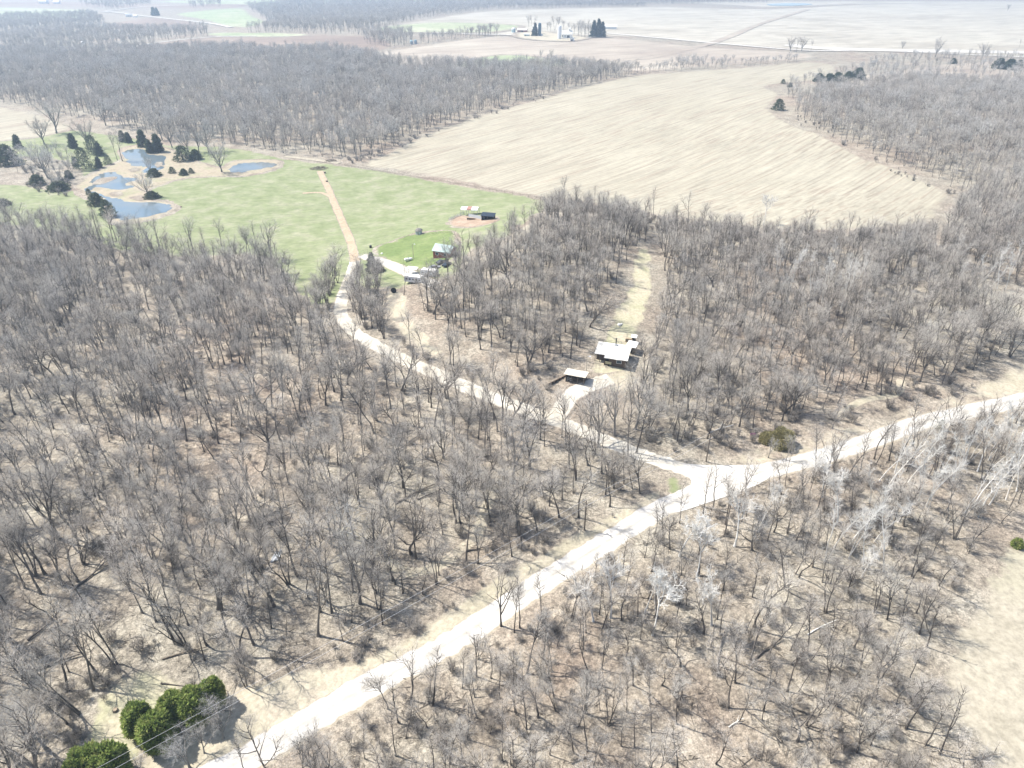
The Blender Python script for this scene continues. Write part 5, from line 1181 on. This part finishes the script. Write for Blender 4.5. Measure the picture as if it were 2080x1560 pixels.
# ------------------------------------------------------------------ the farm on the ridge
def farm_size(u, v): return pxm(u, v)
F1 = pxm(1140, 75)
o = base('barn', 1090, 70, -10, 'big white barn at the western end of the farm', 'barn')
gable(o, 17 * F1, 12 * F1, 11 * F1, 17 * F1, 'white_paint', 'white_roof', .6, .3, windows=[('front', -4, 3, 2, 2), ('front', 4, 3, 2, 2)], door=('front', 0, 0, 4, 4))
o = base('barn', 1152, 78, -8, 'white barn with a cupola beside the white silo', 'barn')
ro = gable(o, 20 * F1, 12 * F1, 8 * F1, 14 * F1, 'white_paint', 'white_roof', .6, .3, windows=[('front', -7, 3, 1.6, 1.6), ('front', -3, 3, 1.6, 1.6)], door=('front', 2, 0, 4, 4.5))
m = MB(); m.box(2.5, 4.5, -1, 1, 14 * F1 + .3, 14 * F1 + 2.6).slab((2.2, -1.3, 14 * F1 + 2.65), (4.8, -1.3, 14 * F1 + 2.65), (4.8, 0, 14 * F1 + 4), (2.2, 0, 14 * F1 + 4), .2).slab((2.2, 0.01, 14 * F1 + 4), (4.8, 0.01, 14 * F1 + 4), (4.8, 1.3, 14 * F1 + 2.65), (2.2, 1.3, 14 * F1 + 2.65), .2); m.build('cupola', 'white_paint', ro)
o = base('barn_annex', 1162, 84, 80, 'low white shed joined before the cupola barn', 'shed')
gable(o, 9 * F1, 7 * F1, 5 * F1, 8 * F1, 'white_paint', 'white_roof', .4, .2, door=('left', 0, 0, 2.5, 3))
o = base('shed', 1061, 66, -12, 'red farm shed with a pale roof', 'shed')
gable(o, 20 * F1, 10 * F1, 5 * F1, 8 * F1, 'red_wall', 'white_roof', .5, .25, door=('front', 0, 0, 4, 3))
o = base('shed', 1240, 59, -6, 'long white machine shed at the eastern end of the farm', 'shed')
gable(o, 27 * F1, 12 * F1, 5.5 * F1, 9 * F1, 'white_paint', 'white_metal', .5, .25, door=('left', 0, 0, 5, 4))
o = base('shed', 1070, 74, -5, 'small pale blue farm shed before the red one', 'shed')
gable(o, 11 * F1, 7 * F1, 4 * F1, 6 * F1, 'teal_bin', 'white_roof', .3, .2, door=('front', -2, 0, 2.5, 2.5))
o = base('shed', 1096, 74, 0, 'low white farm shed between the spruce and the silo', 'shed')
gable(o, 11 * F1, 6 * F1, 2.6 * F1, 4.5 * F1, 'white_paint', 'white_roof', .3, .2, door=('front', 1, 0, 2, 2.4))
def silo(u, v, r, h, mat, top, label, name='silo', cat='silo'):
    o = base(name, u, v, 0, label, cat); m = MB(); m.lathe([(r, -1), (r, h)], 20); m.build('wall', mat, o, smooth=False)
    m = MB(); m.lathe([(r * 1.04, h + .01)] + [(r * 1.04 * math.cos(a), h + .02 + r * .9 * math.sin(a)) for a in (.35, .7, 1.05, 1.35)] + [(.1, h + r * .9)], 20); m.build('roof', top, o)
    m = MB(); m.box(-.35, .35, -r - .5, -r - .02, 0, h); m.build('chute', top, o)
silo(1136, 80, 3.1, 22 * F1, 'white_metal', 'white_metal', 'tall white silo beside the cupola barn'); silo(1096, 74, 2.5, 22 * F1, 'blue_silo', 'blue_silo', 'dark blue silo behind the spruce')
silo(1043, 66, 4 * F1, 6 * F1, 'teal_bin', 'white_metal', 'teal grain bin at the western end of the farm', 'grain_bin', 'grain bin')
silo(836, 90, 3.4 * pxm(838, 90), 5 * pxm(838, 90), 'grey_metal', 'teal_bin', 'grey grain bin by the tree strip, western one', 'grain_bin', 'grain bin'); silo(844, 89, 3.4 * pxm(838, 90), 5 * pxm(838, 90), 'grey_metal', 'teal_bin', 'grey grain bin by the tree strip, eastern one', 'grain_bin', 'grain bin')
farm_trees = [(1074, 56, 20), (1082, 58, 22), (1112, 62, 14), (1118, 64, 16), (1127, 62, 24), (1135, 60, 22), (1145, 62, 18), (1158, 68, 18), (1166, 70, 18), (1174, 74, 24), (1181, 76, 24), (1188, 77, 25), (1195, 77, 24), (1178, 68, 22), (1190, 70, 24), (1199, 74, 22)]
fw = ['first', 'second', 'third', 'fourth', 'fifth', 'sixth', 'seventh', 'eighth', 'ninth', 'tenth', 'eleventh', 'twelfth', 'thirteenth', 'fourteenth', 'fifteenth', 'sixteenth']
for i, (u, v, px) in enumerate(sorted(farm_trees)):
    x, y, z = P(u, v); a_tree(['fb', 'fe', 'fb'][i % 3], x, y, px * 1.25 * pxm(u, v), f'bare grove tree at the farm, {fw[i]} from the western barn', group='bare trees of the farm grove')
for u, v, s, lab, mt in ((262, 34, 9, 'white far farmhouse before the spruce pair', 'white_paint'), (275, 35, 6, 'small white shed at the far farmhouse', 'white_paint'), (90, 8, 14, 'long pale far farm building at the horizon road', 'white_paint'), (116, 8, 10, 'second pale farm building at the horizon road', 'white_metal'), (170, 88, 6, 'white house among the bluish far woods', 'white_paint'), (124, 104, 5, 'small white shed at the wood road', 'white_metal'), (136, 103, 5, 'second small white shed at the wood road', 'white_metal')):
    k = pxm(u, v); o = base('farmhouse', u, v, random.uniform(-20, 20), lab, 'house', 'far farm buildings'); gable(o, s * k * 1.2, s * k * .7, s * k * .35, s * k * .6, mt, 'white_roof' if 'long' in lab else 'grey_metal', .3, .2, windows=[('front', 0, 1.2, 1.4, 1.2)])
# ------------------------------------------------------------------ air
m = MB(); m.box(-7400, 7400, -700, 12400, -1.2, 121.0)
hm = bpy.data.materials.new('haze'); hm.use_nodes = True; t = hm.node_tree; t.nodes.clear()
ho = t.nodes.new('ShaderNodeOutputMaterial'); hv = t.nodes.new('ShaderNodeVolumePrincipled')
hv.inputs['Color'].default_value = (0.62, 0.79, 1.0, 1); hv.inputs['Density'].default_value = 0.00025; hv.inputs['Anisotropy'].default_value = 0.3
t.links.new(hv.outputs[0], ho.inputs['Volume'])
MATS['haze'] = hm
tag(m.build('haze', 'haze'), 'thin bluish spring haze over the valley', 'haze', kind='stuff')
